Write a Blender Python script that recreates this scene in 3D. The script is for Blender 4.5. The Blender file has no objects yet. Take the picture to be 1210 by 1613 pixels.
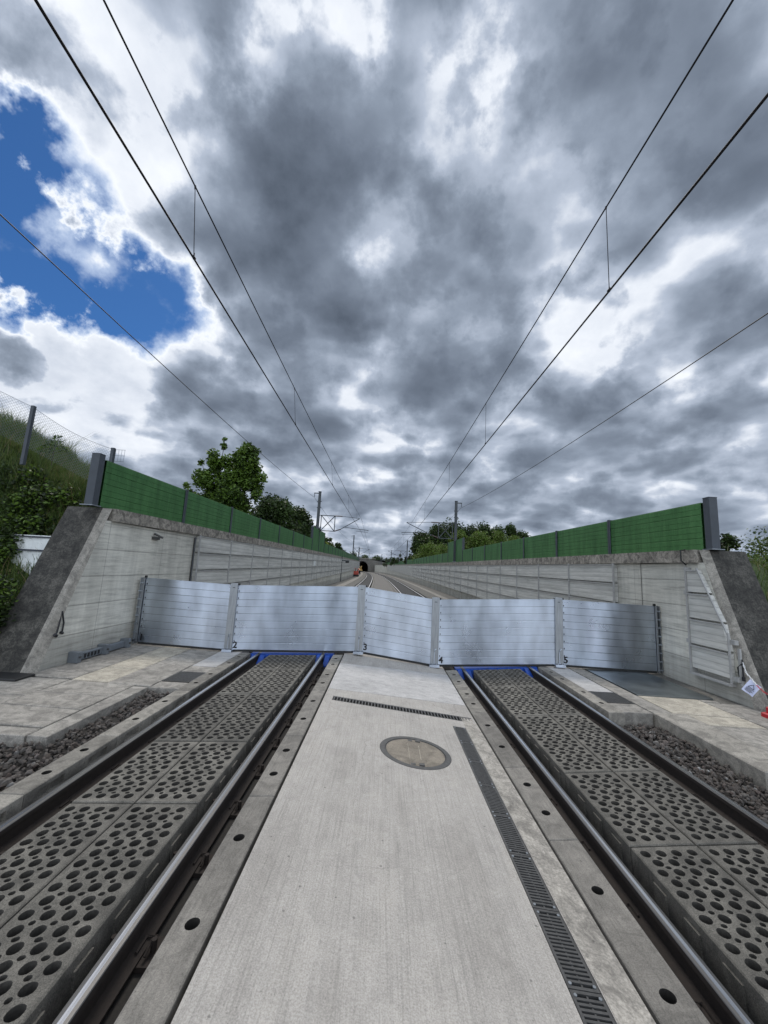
import bpy, bmesh, math, random
import numpy as np
from mathutils import Vector, Matrix
from mathutils.geometry import delaunay_2d_cdt
random.seed(7)
rad = math.radians
S = bpy.context.scene
COL = S.collection

# ------------------------------------------------------------------ camera
CAM_H = 2.1
PITCH, ROLL, YAW = rad(8.482), rad(3.0), rad(-0.453)
fwd = Vector((math.sin(YAW)*math.cos(PITCH), math.cos(YAW)*math.cos(PITCH), math.sin(PITCH)))
rt = Vector((math.cos(YAW), -math.sin(YAW), 0)); up = rt.cross(fwd)
rt2 = rt*math.cos(ROLL)+up*math.sin(ROLL); up2 = up*math.cos(ROLL)-rt*math.sin(ROLL)
cd = bpy.data.cameras.new('camera'); cam = bpy.data.objects.new('camera', cd); COL.objects.link(cam)
m3 = Matrix((rt2, up2, -fwd)).transposed()
cam.matrix_world = Matrix.Translation((0, 0, CAM_H)) @ m3.to_4x4()
cd.sensor_fit = 'VERTICAL'; cd.sensor_height = 36; cd.sensor_width = 27; cd.lens = 606/1613*36
cd.clip_start = 0.05; cd.clip_end = 9000
S.camera = cam

# ------------------------------------------------------------------ exposure
S.view_settings.view_transform = 'Standard'; S.view_settings.look = 'None'
S.view_settings.exposure = 0.3; S.view_settings.gamma = 1.0
S.view_settings.use_curve_mapping = False

# ------------------------------------------------------------------ sun
SUN_EL, SUN_AZ = rad(56), rad(-8)          # azimuth measured from +Y (ahead), positive to the right
sl = bpy.data.lights.new('sun', 'SUN'); sl.energy = 1.5; sl.angle = rad(18); sl.color = (1.0, 0.94, 0.86)
so = bpy.data.objects.new('sun', sl); COL.objects.link(so)
sd = Vector((math.sin(SUN_AZ)*math.cos(SUN_EL), math.cos(SUN_AZ)*math.cos(SUN_EL), math.sin(SUN_EL)))
so.rotation_euler = (-sd).to_track_quat('-Z', 'Y').to_euler(); so.location = (0, 0, 60)

# ------------------------------------------------------------------ world: Nishita sky with a broken cloud deck over it
W = bpy.data.worlds.new("World"); S.world = W; W.use_nodes = True
nt = W.node_tree; nt.nodes.clear(); N = nt.nodes.new; L = nt.links.new
def mth(op, a, b=None, c=None, clamp=False, tree=None):
    t = tree or nt
    n = t.nodes.new('ShaderNodeMath'); n.operation = op; n.use_clamp = clamp
    for i, v in enumerate((a, b, c)):
        if v is None: continue
        if isinstance(v, (int, float)): n.inputs[i].default_value = v
        else: t.links.new(v, n.inputs[i])
    return n.outputs[0]
out = N('ShaderNodeOutputWorld'); bg = N('ShaderNodeBackground'); L(bg.outputs[0], out.inputs[0])
bg.inputs['Strength'].default_value = 0.1
sky = N('ShaderNodeTexSky'); sky.sky_type = 'NISHITA'; sky.sun_disc = False
sky.sun_elevation = SUN_EL; sky.sun_rotation = SUN_AZ; sky.ozone_density = 3.0; sky.air_density = 1.0; sky.dust_density = 0.3
tc = N('ShaderNodeTexCoord'); D = tc.outputs['Generated']
sep = N('ShaderNodeSeparateXYZ'); L(D, sep.inputs[0])
zz = mth('ADD', mth('MAXIMUM', sep.outputs[2], 0.0), 0.26)
cmb = N('ShaderNodeCombineXYZ'); L(mth('DIVIDE', sep.outputs[0], zz), cmb.inputs[0]); L(mth('DIVIDE', sep.outputs[1], zz), cmb.inputs[1])
def noise(vec, scale, detail, rough, dist=0.0, w=0.0):
    n = N('ShaderNodeTexNoise'); n.noise_dimensions = '3D'
    mp = N('ShaderNodeMapping'); mp.inputs['Location'].default_value = (w, w*1.7, w*0.3)
    L(vec, mp.inputs[0]); L(mp.outputs[0], n.inputs['Vector'])
    n.inputs['Scale'].default_value = scale; n.inputs['Detail'].default_value = detail
    n.inputs['Roughness'].default_value = rough; n.inputs['Distortion'].default_value = dist
    return n.outputs['Fac']
P = cmb.outputs[0]
n1 = noise(P, 1.7, 9, 0.52, 0.0, 3.1)
n2 = noise(P, 4.6, 8, 0.56, 0.0, 8.3)
n3 = noise(P, 11.0, 5, 0.6, 0.0, 1.3)
n4 = noise(D, 4.5, 7, 0.52, 0.0, 5.0)
# cloud masses: world direction (x, y, z), angular size, thickness
#BLOBS
BLOBS = [(-0.618, 0.504, 0.604, 0.097, -0.95),
         (-0.583, 0.572, 0.577, 0.134, -0.6),
         (-0.652, 0.577, 0.492, 0.11, -0.95),
         (-0.608, 0.65, 0.456, 0.114, -0.85),
         (-0.547, 0.699, 0.461, 0.09, -0.8),
         (-0.533, 0.639, 0.555, 0.102, -0.4),
         (-0.467, 0.726, 0.505, 0.103, -0.5),
         (-0.487, 0.684, 0.543, 0.083, -0.4),
         (-0.584, 0.496, 0.642, 0.058, -0.4),
         (-0.667, 0.522, 0.531, 0.119, -0.6),
         (-0.178, 0.474, 0.862, 0.034, -0.2),
         (-0.174, 0.51, 0.842, 0.127, -0.36),
         (-0.249, 0.526, 0.813, 0.109, -0.22),
         (-0.08, 0.484, 0.872, 0.081, -0.36),
         (-0.261, 0.531, 0.807, 0.088, -0.15),
         (-0.318, 0.489, 0.812, 0.08, -0.2),
         (0.152, 0.522, 0.84, 0.086, -0.28),
         (0.217, 0.556, 0.803, 0.069, -0.06),
         (-0.053, 0.739, 0.672, 0.078, -0.34),
         (-0.036, 0.831, 0.555, 0.08, -0.28),
         (-0.692, 0.636, 0.342, 0.107, -0.18),
         (-0.594, 0.711, 0.377, 0.153, -0.18),
         (-0.435, 0.784, 0.443, 0.145, -0.2),
         (-0.642, 0.623, 0.446, 0.108, -0.15),
         (-0.683, 0.68, 0.266, 0.152, -0.1),
         (-0.54, 0.78, 0.317, 0.124, -0.06),
         (-0.66, 0.718, 0.219, 0.121, -0.1),
         (-0.445, 0.693, 0.567, 0.099, -0.2),
         (-0.563, 0.792, 0.236, 0.139, -0.1),
         (-0.422, 0.857, 0.295, 0.105, -0.1),
         (0.565, 0.614, 0.551, 0.131, -0.03),
         (0.428, 0.787, 0.444, 0.112, -0.04),
         (0.432, 0.669, 0.605, 0.121, 0.08),
         (0.316, 0.715, 0.624, 0.089, -0.05),
         (0.246, 0.602, 0.759, 0.124, 0.06),
         (0.347, 0.756, 0.555, 0.14, 0.08),
         (-0.083, 0.982, 0.17, 0.123, -0.12),
         (0.325, 0.806, 0.495, 0.084, -0.04),
         (0.04, 0.947, 0.319, 0.161, -0.12),
         (-0.297, 0.828, 0.475, 0.104, -0.12),
         (0.027, 0.859, 0.511, 0.092, -0.12),
         (-0.548, 0.522, 0.654, 0.082, -0.02),
         (-0.433, 0.577, 0.693, 0.105, -0.05),
         (-0.201, 0.614, 0.764, 0.218, 0.26),
         (-0.175, 0.709, 0.683, 0.224, 0.34),
         (-0.299, 0.594, 0.747, 0.11, 0.15),
         (-0.096, 0.799, 0.594, 0.17, 0.38),
         (-0.275, 0.769, 0.577, 0.178, 0.22),
         (-0.316, 0.659, 0.683, 0.15, 0.12),
         (0.09, 0.71, 0.698, 0.195, 0.25),
         (0.13, 0.655, 0.745, 0.123, 0.12),
         (-0.025, 0.575, 0.818, 0.132, 0.16),
         (0.402, 0.456, 0.794, 0.201, 0.36),
         (0.495, 0.545, 0.677, 0.171, 0.28),
         (0.332, 0.591, 0.735, 0.132, 0.14),
         (0.311, 0.509, 0.803, 0.103, 0.15),
         (0.166, 0.866, 0.472, 0.22, 0.28),
         (0.304, 0.826, 0.474, 0.138, 0.22),
         (0.1, 0.839, 0.535, 0.143, 0.12),
         (-0.673, 0.651, 0.351, 0.074, 0.45),
         (-0.23, 0.894, 0.384, 0.189, 0.2),
         (-0.455, 0.823, 0.341, 0.134, 0.15),
         (0.511, 0.746, 0.426, 0.118, 0.2),
         (0.42, 0.863, 0.28, 0.244, 0.12),
         (0.621, 0.715, 0.322, 0.162, 0.1),
         (0.526, 0.798, 0.294, 0.141, 0.1),
         (-0.31, 0.469, 0.827, 0.067, 0.2),
         (-0.468, 0.46, 0.755, 0.111, 0.05),
         (-0.183, 0.949, 0.257, 0.16, 0.12),
         (0.235, 0.945, 0.229, 0.235, 0.12),
         (0.64, 0.753, 0.154, 0.166, 0.12),
         (-0.33, 0.869, 0.368, 0.127, 0.1),
         (-0.012, 0.997, 0.076, 0.205, 0.05)]
#ENDB
tot = mth('ADD', mth('MULTIPLY', mth('SUBTRACT', n1, 0.5), 0.75), mth('MULTIPLY', mth('SUBTRACT', n2, 0.5), 0.60))
tot = mth('ADD', tot, mth('MULTIPLY', mth('SUBTRACT', n3, 0.5), 0.10))
tot = mth('ADD', tot, mth('MULTIPLY', mth('SUBTRACT', n4, 0.5), 0.75))
wv = N('ShaderNodeTexNoise'); wv.inputs['Scale'].default_value = 2.6; wv.inputs['Detail'].default_value = 5; L(P, wv.inputs['Vector'])
wm = N('ShaderNodeVectorMath'); wm.operation = 'MULTIPLY_ADD'; L(wv.outputs['Color'], wm.inputs[0]); wm.inputs[1].default_value = (.30, .30, .30); L(P, wm.inputs[2])
vo = N('ShaderNodeTexVoronoi'); vo.feature = 'SMOOTH_F1'; vo.inputs['Scale'].default_value = 3.3; vo.inputs['Smoothness'].default_value = 0.35; vo.inputs['Detail'].default_value = 2.0; vo.inputs['Roughness'].default_value = 0.5
L(wm.outputs[0], vo.inputs['Vector'])
puff = mth('SUBTRACT', 0.42, vo.outputs['Distance'])
tot = mth('ADD', tot, mth('MULTIPLY', puff, 0.76))
# the deck gets thicker and more even in perspective towards the horizon
amp = N('ShaderNodeMapRange'); L(sep.outputs[2], amp.inputs['Value']); amp.inputs['From Max'].default_value = 0.4; amp.inputs['To Min'].default_value = 0.6; amp.inputs['To Max'].default_value = 0.85
tot = mth('ADD', mth('MULTIPLY', tot, amp.outputs[0]), mth('ADD', mth('MULTIPLY', amp.outputs[0], 0.32), 0.41))
n6 = noise(D, 9.0, 7, 0.58, 0.1, 2.2)
tot = mth('ADD', tot, mth('MULTIPLY', mth('MAXIMUM', mth('SUBTRACT', n6, 0.50), 0.0), 1.0))
# the directions of the masses are jittered by noise so that their rims break up
nv = N('ShaderNodeTexNoise'); nv.inputs['Scale'].default_value = 6.0; nv.inputs['Detail'].default_value = 6; nv.inputs['Roughness'].default_value = 0.62
L(D, nv.inputs['Vector'])
vs = N('ShaderNodeVectorMath'); vs.operation = 'MULTIPLY_ADD'; L(nv.outputs['Color'], vs.inputs[0])
vs.inputs[1].default_value = (0.18, 0.18, 0.18); vs.inputs[2].default_value = (-0.09, -0.09, -0.09)
va = N('ShaderNodeVectorMath'); va.operation = 'ADD'; L(vs.outputs[0], va.inputs[0]); L(D, va.inputs[1]); DJ = va.outputs[0]
gap = 0.0
for (bx_, by_, bz_, r_, a_) in BLOBS:
    dn = N('ShaderNodeVectorMath'); dn.operation = 'DISTANCE'; L(DJ, dn.inputs[0]); dn.inputs[1].default_value = (bx_, by_, bz_)
    mr = N('ShaderNodeMapRange'); mr.interpolation_type = 'SMOOTHSTEP'
    mr.inputs['From Min'].default_value = r_; mr.inputs['From Max'].default_value = 0.0
    mr.inputs['To Min'].default_value = 0.0; mr.inputs['To Max'].default_value = a_
    L(dn.outputs['Value'], mr.inputs['Value'])
    if a_ < -.385: gap = mth('ADD', mr.outputs[0], gap)
    else: tot = mth('ADD', tot, mr.outputs[0])
n7 = noise(D, 6.5, 9, 0.6, 0.0, 7.7)
wisp = mth('SUBTRACT', 1.0, mth('MINIMUM', mth('MULTIPLY', mth('MAXIMUM', mth('SUBTRACT', n7, 0.50), 0.0), 7.0), 0.85))
gap = mth('MULTIPLY', gap, wisp)
# the deck is closed except where the gaps open it
tot = mth('ADD', mth('MAXIMUM', tot, mth('ADD', mth('MULTIPLY', mth('ADD', n2, n7), 0.24), -0.035)), mth('MAXIMUM', gap, -1.0))
# thickness -> colour: thin rims glow white, thick bellies go slate grey
cr = N('ShaderNodeValToRGB'); L(mth('SUBTRACT', tot, mth('MULTIPLY', mth('MAXIMUM', mth('SUBTRACT', tot, 0.6), 0.0), 0.4)), cr.inputs[0]); e = cr.color_ramp; e.interpolation = 'LINEAR'
def lin(r, g, b):
    f = lambda v: ((v/255+0.055)/1.055)**2.4 if v > 10 else v/255/12.92
    return (f(r), f(g), f(b), 1)
stops = [(0.0, (190, 205, 228)), (0.15, (229, 233, 239)), (0.23, (208, 214, 224)), (0.33, (168, 178, 194)), (0.50, (134, 145, 161)), (0.70, (104, 114, 129)), (1.0, (70, 79, 92))]
e.elements[0].position = 0; e.elements[0].color = lin(*stops[0][1]); e.elements[1].position = 1; e.elements[1].color = lin(*stops[-1][1])
for p_, c_ in stops[1:-1]:
    q = e.elements.new(p_); q.color = lin(*c_)
alpha = N('ShaderNodeMapRange'); alpha.interpolation_type = 'SMOOTHSTEP'; L(tot, alpha.inputs['Value'])
alpha.inputs['From Min'].default_value = -0.30; alpha.inputs['From Max'].default_value = 0.17
sc = N('ShaderNodeMixRGB'); sc.blend_type = 'MULTIPLY'; sc.inputs[0].default_value = 1; L(cr.outputs[0], sc.inputs[1])
# unseen half of the sky behind the camera, boosted to light ground and barrier
back = N('ShaderNodeMapRange'); back.interpolation_type = 'SMOOTHSTEP'; L(sep.outputs[1], back.inputs['Value'])
back.inputs['From Min'].default_value = 0.1; back.inputs['From Max'].default_value = -0.6
back.inputs['To Min'].default_value = 10.0; back.inputs['To Max'].default_value = 32.0
cb = N('ShaderNodeCombineXYZ')
for i, tint in enumerate((1.01, 1.0, 0.98)):
    L(mth('MULTIPLY', back.outputs[0], mth('ADD', mth('MULTIPLY', mth('SUBTRACT', back.outputs[0], 10.0), (tint-1)/9), 1.0)), cb.inputs[i])
L(cb.outputs[0], sc.inputs[2])
blue = N('ShaderNodeMixRGB'); blue.blend_type = 'MULTIPLY'; blue.inputs[0].default_value = 1
L(sky.outputs[0], blue.inputs[1]); blue.inputs[2].default_value = (0.22, 0.43, 0.66, 1)
mx = N('ShaderNodeMixRGB'); L(alpha.outputs[0], mx.inputs[0]); L(blue.outputs[0], mx.inputs[1]); L(sc.outputs[0], mx.inputs[2])
L(mx.outputs[0], bg.inputs['Color'])
W.cycles.sampling_method = 'MANUAL'; W.cycles.sample_map_resolution = 512

# ------------------------------------------------------------------ materials
def mat(name): 
    m = bpy.data.materials.new(name); m.use_nodes = True
    return m, m.node_tree, m.node_tree.nodes['Principled BSDF']
def tn(t, vec, scale, detail=5, rough=0.6, stretch=None, dist=0):
    n = t.nodes.new('ShaderNodeTexNoise'); n.inputs['Scale'].default_value = scale; n.inputs['Detail'].default_value = detail
    n.inputs['Roughness'].default_value = rough; n.inputs['Distortion'].default_value = dist
    if stretch:
        mp = t.nodes.new('ShaderNodeMapping'); mp.inputs['Scale'].default_value = stretch; t.links.new(vec, mp.inputs[0]); vec = mp.outputs[0]
    t.links.new(vec, n.inputs['Vector']); return n.outputs['Fac']
def ramp(t, fac, stops, interp='LINEAR'):
    r = t.nodes.new('ShaderNodeValToRGB'); t.links.new(fac, r.inputs[0]); r.color_ramp.interpolation = interp
    el = r.color_ramp.elements; el[0].position = stops[0][0]; el[1].position = stops[-1][0]
    f = lambda c: (c, c, c, 1) if isinstance(c, (int, float)) else (*c, 1)
    el[0].color = f(stops[0][1]); el[1].color = f(stops[-1][1])
    for p, c in stops[1:-1]: el.new(p).color = f(c)
    return r.outputs[0]
def mixc(t, a, b, fac=1.0, mode='MULTIPLY'):
    n = t.nodes.new('ShaderNodeMixRGB'); n.blend_type = mode
    for i, v in enumerate((fac, a, b)):
        if isinstance(v, (int, float)): n.inputs[i].default_value = v if i == 0 else (v, v, v, 1)
        elif isinstance(v, tuple): n.inputs[i].default_value = (*v, 1)
        else: t.links.new(v, n.inputs[i])
    return n.outputs[0]
def bump(t, b, h, strength=0.3, dist=0.01):
    n = t.nodes.new('ShaderNodeBump'); n.inputs['Strength'].default_value = strength; n.inputs['Distance'].default_value = dist
    t.links.new(h, n.inputs['Height'])
    if b.inputs['Normal'].is_linked: t.links.new(b.inputs['Normal'].links[0].from_socket, n.inputs['Normal'])
    t.links.new(n.outputs[0], b.inputs['Normal'])
def pos(t):
    return t.nodes.new('ShaderNodeNewGeometry').outputs['Position']
def objvar(t, lo, hi):
    oi = t.nodes.new('ShaderNodeObjectInfo'); r = t.nodes.new('ShaderNodeMapRange')
    r.inputs['To Min'].default_value = lo; r.inputs['To Max'].default_value = hi
    t.links.new(oi.outputs['Random'], r.inputs['Value']); return r.outputs[0]
def concrete(name, base, var=0.25, fine=90, blot=1.6, brush=None, bumps=0.35, rough=0.85, stain=0.35, pits=True, objv=None, speck=0.35, cracks=False):
    base = (base[0]*1.10, base[1]*1.04, base[2]*.98)
    m, t, b = mat(name); p = pos(t)
    c = ramp(t, tn(t, p, blot, 8, 0.65), [(0.3, tuple(v*(1-var) for v in base)), (0.7, tuple(min(1, v*(1+var)) for v in base))])
    c = mixc(t, c, ramp(t, tn(t, p, fine, 3, 0.7), [(0.35, 1-speck), (0.6, 1.0), (0.8, 1.0+speck*0.4)]), 1.0)
    c = mixc(t, c, ramp(t, tn(t, p, 5.5, 7, 0.7, dist=1.0), [(0.40, 1-stain), (0.58, 1.0)]), 1.0)
    h = tn(t, p, fine*0.6, 6, 0.75)
    if brush:
        hb = tn(t, p, 1.0, 4, 0.7, stretch=brush)
        c = mixc(t, c, ramp(t, hb, [(0.32, 0.78), (0.5, 0.98), (0.7, 1.05)]), 1.0)
        bump(t, b, hb, 0.55, 0.006)
    if pits:
        v = t.nodes.new('ShaderNodeTexVoronoi'); v.inputs['Scale'].default_value = 26; t.links.new(p, v.inputs['Vector'])
        pit = ramp(t, v.outputs['Distance'], [(0.06, 0.55), (0.13, 1.0)])
        c = mixc(t, c, pit, 0.6)
        v2 = t.nodes.new('ShaderNodeTexVoronoi'); v2.inputs['Scale'].default_value = 5.5; t.links.new(p, v2.inputs['Vector'])
        c = mixc(t, c, ramp(t, v2.outputs['Distance'], [(0.035, 0.35), (0.06, 1.0)]), 0.7)
    if cracks:
        vc = t.nodes.new('ShaderNodeTexVoronoi'); vc.feature = 'DISTANCE_TO_EDGE'; vc.inputs['Scale'].default_value = 0.55
        wn = t.nodes.new('ShaderNodeTexNoise'); wn.inputs['Scale'].default_value = 3; wn.inputs['Detail'].default_value = 8; t.links.new(p, wn.inputs['Vector'])
        vm = t.nodes.new('ShaderNodeVectorMath'); vm.operation = 'MULTIPLY_ADD'; vm.inputs[1].default_value = (.35, .35, .35); t.links.new(wn.outputs['Color'], vm.inputs[0]); t.links.new(p, vm.inputs[2]); t.links.new(vm.outputs[0], vc.inputs['Vector'])
        c = mixc(t, c, ramp(t, vc.outputs['Distance'], [(0.0012, 0.55), (0.004, 1.0)]), ramp(t, tn(t, p, 0.8, 3, 0.5), [(0.45, 0.0), (0.6, 1.0)]))
        c = mixc(t, c, ramp(t, tn(t, p, 1.0, 9, 0.7, stretch=(1.6, .5, 1)), [(0.36, (0.86, 0.855, 0.85)), (0.5, (1, 1, 1)), (0.72, (1.06, 1.05, 1.03))]), 1.0)
        c = mixc(t, c, ramp(t, tn(t, p, 2.3, 9, 0.75), [(0.28, (0.78, 0.75, 0.70)), (0.35, (1, 1, 1))]), 1.0)
    if objv:
        ov = objvar(t, *objv); cc = t.nodes.new('ShaderNodeCombineXYZ')
        for i in range(3): t.links.new(ov, cc.inputs[i])
        c = mixc(t, c, cc.outputs[0], 1.0)
    t.links.new(c, b.inputs['Base Color']); b.inputs['Roughness'].default_value = rough
    bump(t, b, h, bumps, 0.006)
    return m
M = {}
M['slab'] = concrete('median_concrete', (0.40, 0.395, 0.38), 0.08, 110, 0.7, brush=(85, 1.6, 30), stain=0.10, speck=0.30, cracks=True)
M['slab_light'] = concrete('light_concrete', (0.47, 0.48, 0.49), 0.10, 110, 1.2, brush=(3, 10, 30), stain=0.14)
M['strip'] = concrete('chipped_concrete', (0.40, 0.39, 0.36), 0.18, 60, 2.0, brush=(30, 7, 20), stain=0.45)
M['beam'] = concrete('beam_concrete', (0.21, 0.205, 0.19), 0.22, 130, 1.5, brush=(70, 3, 40), stain=0.3, objv=(0.9, 1.15))
M['kerb'] = concrete('kerb_concrete', (0.24, 0.235, 0.215), 0.25, 80, 1.5, stain=0.4, objv=(0.85, 1.25))
M['paver'] = concrete('paver_concrete', (0.32, 0.315, 0.295), 0.22, 90, 1.0, brush=(4, 9, 10), stain=0.4)
M['paver_light'] = concrete('pale_paver_concrete', (0.45, 0.43, 0.37), 0.18, 90, 1.0, brush=(4, 9, 10), stain=0.3)
M['paver_dark'] = concrete('dark_paver_concrete', (0.15, 0.15, 0.14), 0.2, 90, 1.4, stain=0.4)
M['perf'] = concrete('perforated_concrete', (0.145, 0.142, 0.128), 0.3, 150, 4.0, stain=0.35, bumps=0.9, pits=False, objv=(0.85, 1.3), speck=0.6)
M['perf_in'] = concrete('dirty_shaded_hole_side', (0.055, 0.053, 0.048), 0.3, 60, 6.0, stain=0.4, pits=False)  # dirt plus the shade inside the holes, both put into the colour
M['bed'] = concrete('grimy_shaded_bed', (0.016, 0.014, 0.012), 0.3, 50, 3.0, stain=0.4)  # grime colour that also carries the shade down in the holes
M['moss'] = concrete('blackened_concrete', (0.075, 0.074, 0.067), 0.7, 35, 2.2, stain=0.6, bumps=0.9, speck=0.6)
M['paver_far'] = concrete('worn_path_concrete', (0.17, 0.165, 0.155), 0.15, 30, 0.7, stain=0.2)
M['portal'] = concrete('dark_portal_concrete', (0.13, 0.128, 0.12), 0.3, 3, 0.3, stain=0.3, pits=False)
M['far_bed'] = concrete('dark_track_cover', (0.035, 0.036, 0.037), 0.2, 20, 1.0, stain=0.3)
def wallmat(name, base, plinth=0.62):
    m, t, b = mat(name); p = pos(t)
    sp = t.nodes.new('ShaderNodeSeparateXYZ'); t.links.new(p, sp.inputs[0])
    c = ramp(t, tn(t, p, 0.5, 8, 0.65), [(0.3, tuple(v*0.8 for v in base)), (0.7, tuple(v*1.2 for v in base))])
    # board marks: short grain stretched along the wall
    hb = tn(t, p, 1.0, 5, 0.7, stretch=(1, 1.1, 16))
    c = mixc(t, c, ramp(t, hb, [(0.32, 0.66), (0.48, 0.96), (0.7, 1.12)]), 1.0)
    hf = tn(t, p, 1.0, 6, 0.8, stretch=(5, 4.0, 60))
    c = mixc(t, c, ramp(t, hf, [(0.34, 0.72), (0.45, 1.0)]), 0.8)
    c = mixc(t, c, ramp(t, tn(t, p, 1.0, 7, 0.7, stretch=(1, 2.5, 0.25)), [(0.42, 0.78), (0.6, 1.0)]), 0.8)
    mr = t.nodes.new('ShaderNodeMath'); mr.operation = 'MODULO'; t.links.new(sp.outputs[2], mr.inputs[0]); mr.inputs[1].default_value = 0.55
    ln = ramp(t, mr.outputs[0], [(0.0, 0.45), (0.014, 0.5), (0.03, 1.0)])
    c = mixc(t, c, ln, 0.75)
    my = t.nodes.new('ShaderNodeMath'); my.operation = 'MODULO'; t.links.new(sp.outputs[1], my.inputs[0]); my.inputs[1].default_value = 2.05
    c = mixc(t, c, ramp(t, my.outputs[0], [(0.0, 0.42), (0.012, 0.5), (0.024, 1.0)]), 0.7)
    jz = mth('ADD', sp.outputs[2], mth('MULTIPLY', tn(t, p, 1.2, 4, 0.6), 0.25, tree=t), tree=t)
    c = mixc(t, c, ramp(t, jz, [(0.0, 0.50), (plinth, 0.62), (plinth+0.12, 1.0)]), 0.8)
    t.links.new(c, b.inputs['Base Color']); b.inputs['Roughness'].default_value = 0.9
    bump(t, b, hf, 0.5, 0.01); bump(t, b, ln, 0.4, 0.01)
    return m
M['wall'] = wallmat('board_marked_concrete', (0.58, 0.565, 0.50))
M['coping'] = concrete('stained_coping', (0.34, 0.33, 0.30), 0.2, 40, 1.2, brush=(3, 3, 0.6), stain=0.65, rough=0.9)
M['wingedge'] = concrete('pale_wall_edge', (0.33, 0.325, 0.30), 0.2, 60, 1.5, stain=0.4)
def simple(name, col, rough=0.6, metal=0.0, var=0.15, scale=6.0, bmp=0.1, spec=0.5, stretch=None):
    m, t, b = mat(name); p = pos(t); n = tn(t, p, scale, 6, 0.65, stretch=stretch)
    t.links.new(ramp(t, n, [(0.3, tuple(v*(1-var) for v in col)), (0.7, tuple(min(1, v*(1+var)) for v in col))]), b.inputs['Base Color'])
    b.inputs['Roughness'].default_value = rough; b.inputs['Metallic'].default_value = metal; b.inputs['Specular IOR Level'].default_value = spec
    if bmp: bump(t, b, n, bmp, 0.005)
    return m
def absorber(name, base):
    m, t, b = mat(name); p = pos(t)
    c = ramp(t, tn(t, p, 1.0, 6, 0.7, stretch=(1, 0.5, 5)), [(0.3, tuple(v*0.72 for v in base)), (0.7, tuple(v*1.2 for v in base))])
    w = t.nodes.new('ShaderNodeTexWave'); w.bands_direction = 'Z'; w.inputs['Scale'].default_value = 2.4; w.inputs['Distortion'].default_value = 0.0
    t.links.new(p, w.inputs['Vector'])
    c = mixc(t, c, ramp(t, w.outputs['Fac'], [(0.0, 0.55), (0.10, 0.97), (1.0, 1.0)]), 0.6)
    c = mixc(t, c, ramp(t, tn(t, p, 1.0, 7, 0.75, stretch=(3, 2.5, 40)), [(0.35, 0.75), (0.5, 1.0)]), 0.7)
    t.links.new(c, b.inputs['Base Color']); b.inputs['Roughness'].default_value = 0.85
    bump(t, b, w.outputs['Fac'], 0.25, 0.008)
    return m
M['absorber'] = absorber('grey_absorber', (0.50, 0.495, 0.46))
M['batten'] = simple('galvanised_rail', (0.33, 0.33, 0.32), 0.6, 0.1)
def greenmat():
    m, t, b = mat('green_noise_panel'); p = pos(t)
    c = ramp(t, tn(t, p, 1.0, 6, 0.7, stretch=(1.5, 1.5, 0.5)), [(0.3, (0.042, 0.128, 0.040)), (0.7, (0.066, 0.180, 0.060))])
    c = mixc(t, c, ramp(t, tn(t, p, 30, 4, 0.7), [(0.3, 0.8), (0.6, 1.05)]), 1.0)
    c = mixc(t, ramp(t, tn(t, p, 1.0, 8, 0.75, stretch=(6, 6, 0.7)), [(0.5, 0.0), (0.75, 0.45)]), c, 1.0, 'MULTIPLY') if False else mixc(t, c, ramp(t, tn(t, p, 1.0, 8, 0.75, stretch=(5, 5, 0.6)), [(0.35, (0.62, 0.66, 0.62)), (0.55, (1, 1, 1)), (0.75, (1.35, 1.15, 1.25))]), 1.0)
    t.links.new(c, b.inputs['Base Color']); b.inputs['Roughness'].default_value = 0.62; b.inputs['Specular IOR Level'].default_value = 0.25
    return m
M['green'] = greenmat()
M['post'] = simple('blue_grey_post', (0.045, 0.054, 0.066), 0.6, 0.0, 0.12)
M['mast'] = simple('weathered_mast_steel', (0.055, 0.062, 0.068), 0.6, 0.4, 0.2)
M['wire'] = simple('dark_wire', (0.012, 0.010, 0.012), 0.6, 0.3, 0.1, bmp=0)
M['insul'] = simple('brown_insulator', (0.05, 0.03, 0.025), 0.3)
def alu(name, base, rough, stretch, lo=0.75, aniso=0.0):
    m, t, b = mat(name); p = pos(t)
    n = tn(t, p, 1.0, 3, 0.5, stretch=stretch)
    c = ramp(t, n, [(0.3, tuple(v*lo for v in base)), (0.7, base)])
    c = mixc(t, c, ramp(t, tn(t, p, 1.0, 4, 0.6, stretch=(1.5, 1.5, 45)), [(0.3, 0.93), (0.7, 1.0)]), 1.0)
    t.links.new(c, b.inputs['Base Color']); b.inputs['Metallic'].default_value = 1.0
    t.links.new(ramp(t, tn(t, p, 1.7, 4, 0.6), [(0.3, rough*0.85), (0.7, rough*1.2)]), b.inputs['Roughness'])
    if aniso:
        b.inputs['Anisotropic'].default_value = aniso; tg = t.nodes.new('ShaderNodeCombineXYZ'); tg.inputs[2].default_value = 1.0; t.links.new(tg.outputs[0], b.inputs['Tangent'])
    return m
M['alu'] = alu('brushed_aluminium', (0.76, 0.83, 0.94), 0.30, (1.6, 1.6, .6), .45, 0.86)
M['alu_post'] = alu('dull_aluminium', (0.44, 0.46, 0.48), 0.42, (30, 30, 3))
M['plate'] = alu('worn_metal_plate', (0.30, 0.335, 0.35), 0.36, (3, 3, 3), 0.7)
M['seam'] = simple('dark_seam', (0.05, 0.055, 0.07), 0.6, 0.3, 0.1, bmp=0)
M['black'] = simple('black_rubber', (0.012, 0.012, 0.012), 0.6, bmp=0)
M['ink'] = simple('black_marking', (0.008, 0.008, 0.01), 0.5, bmp=0)
M['blue'] = simple('blue_sealing_beam', (0.006, 0.05, 0.28), 0.45, 0, 0.4, 14)
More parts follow.
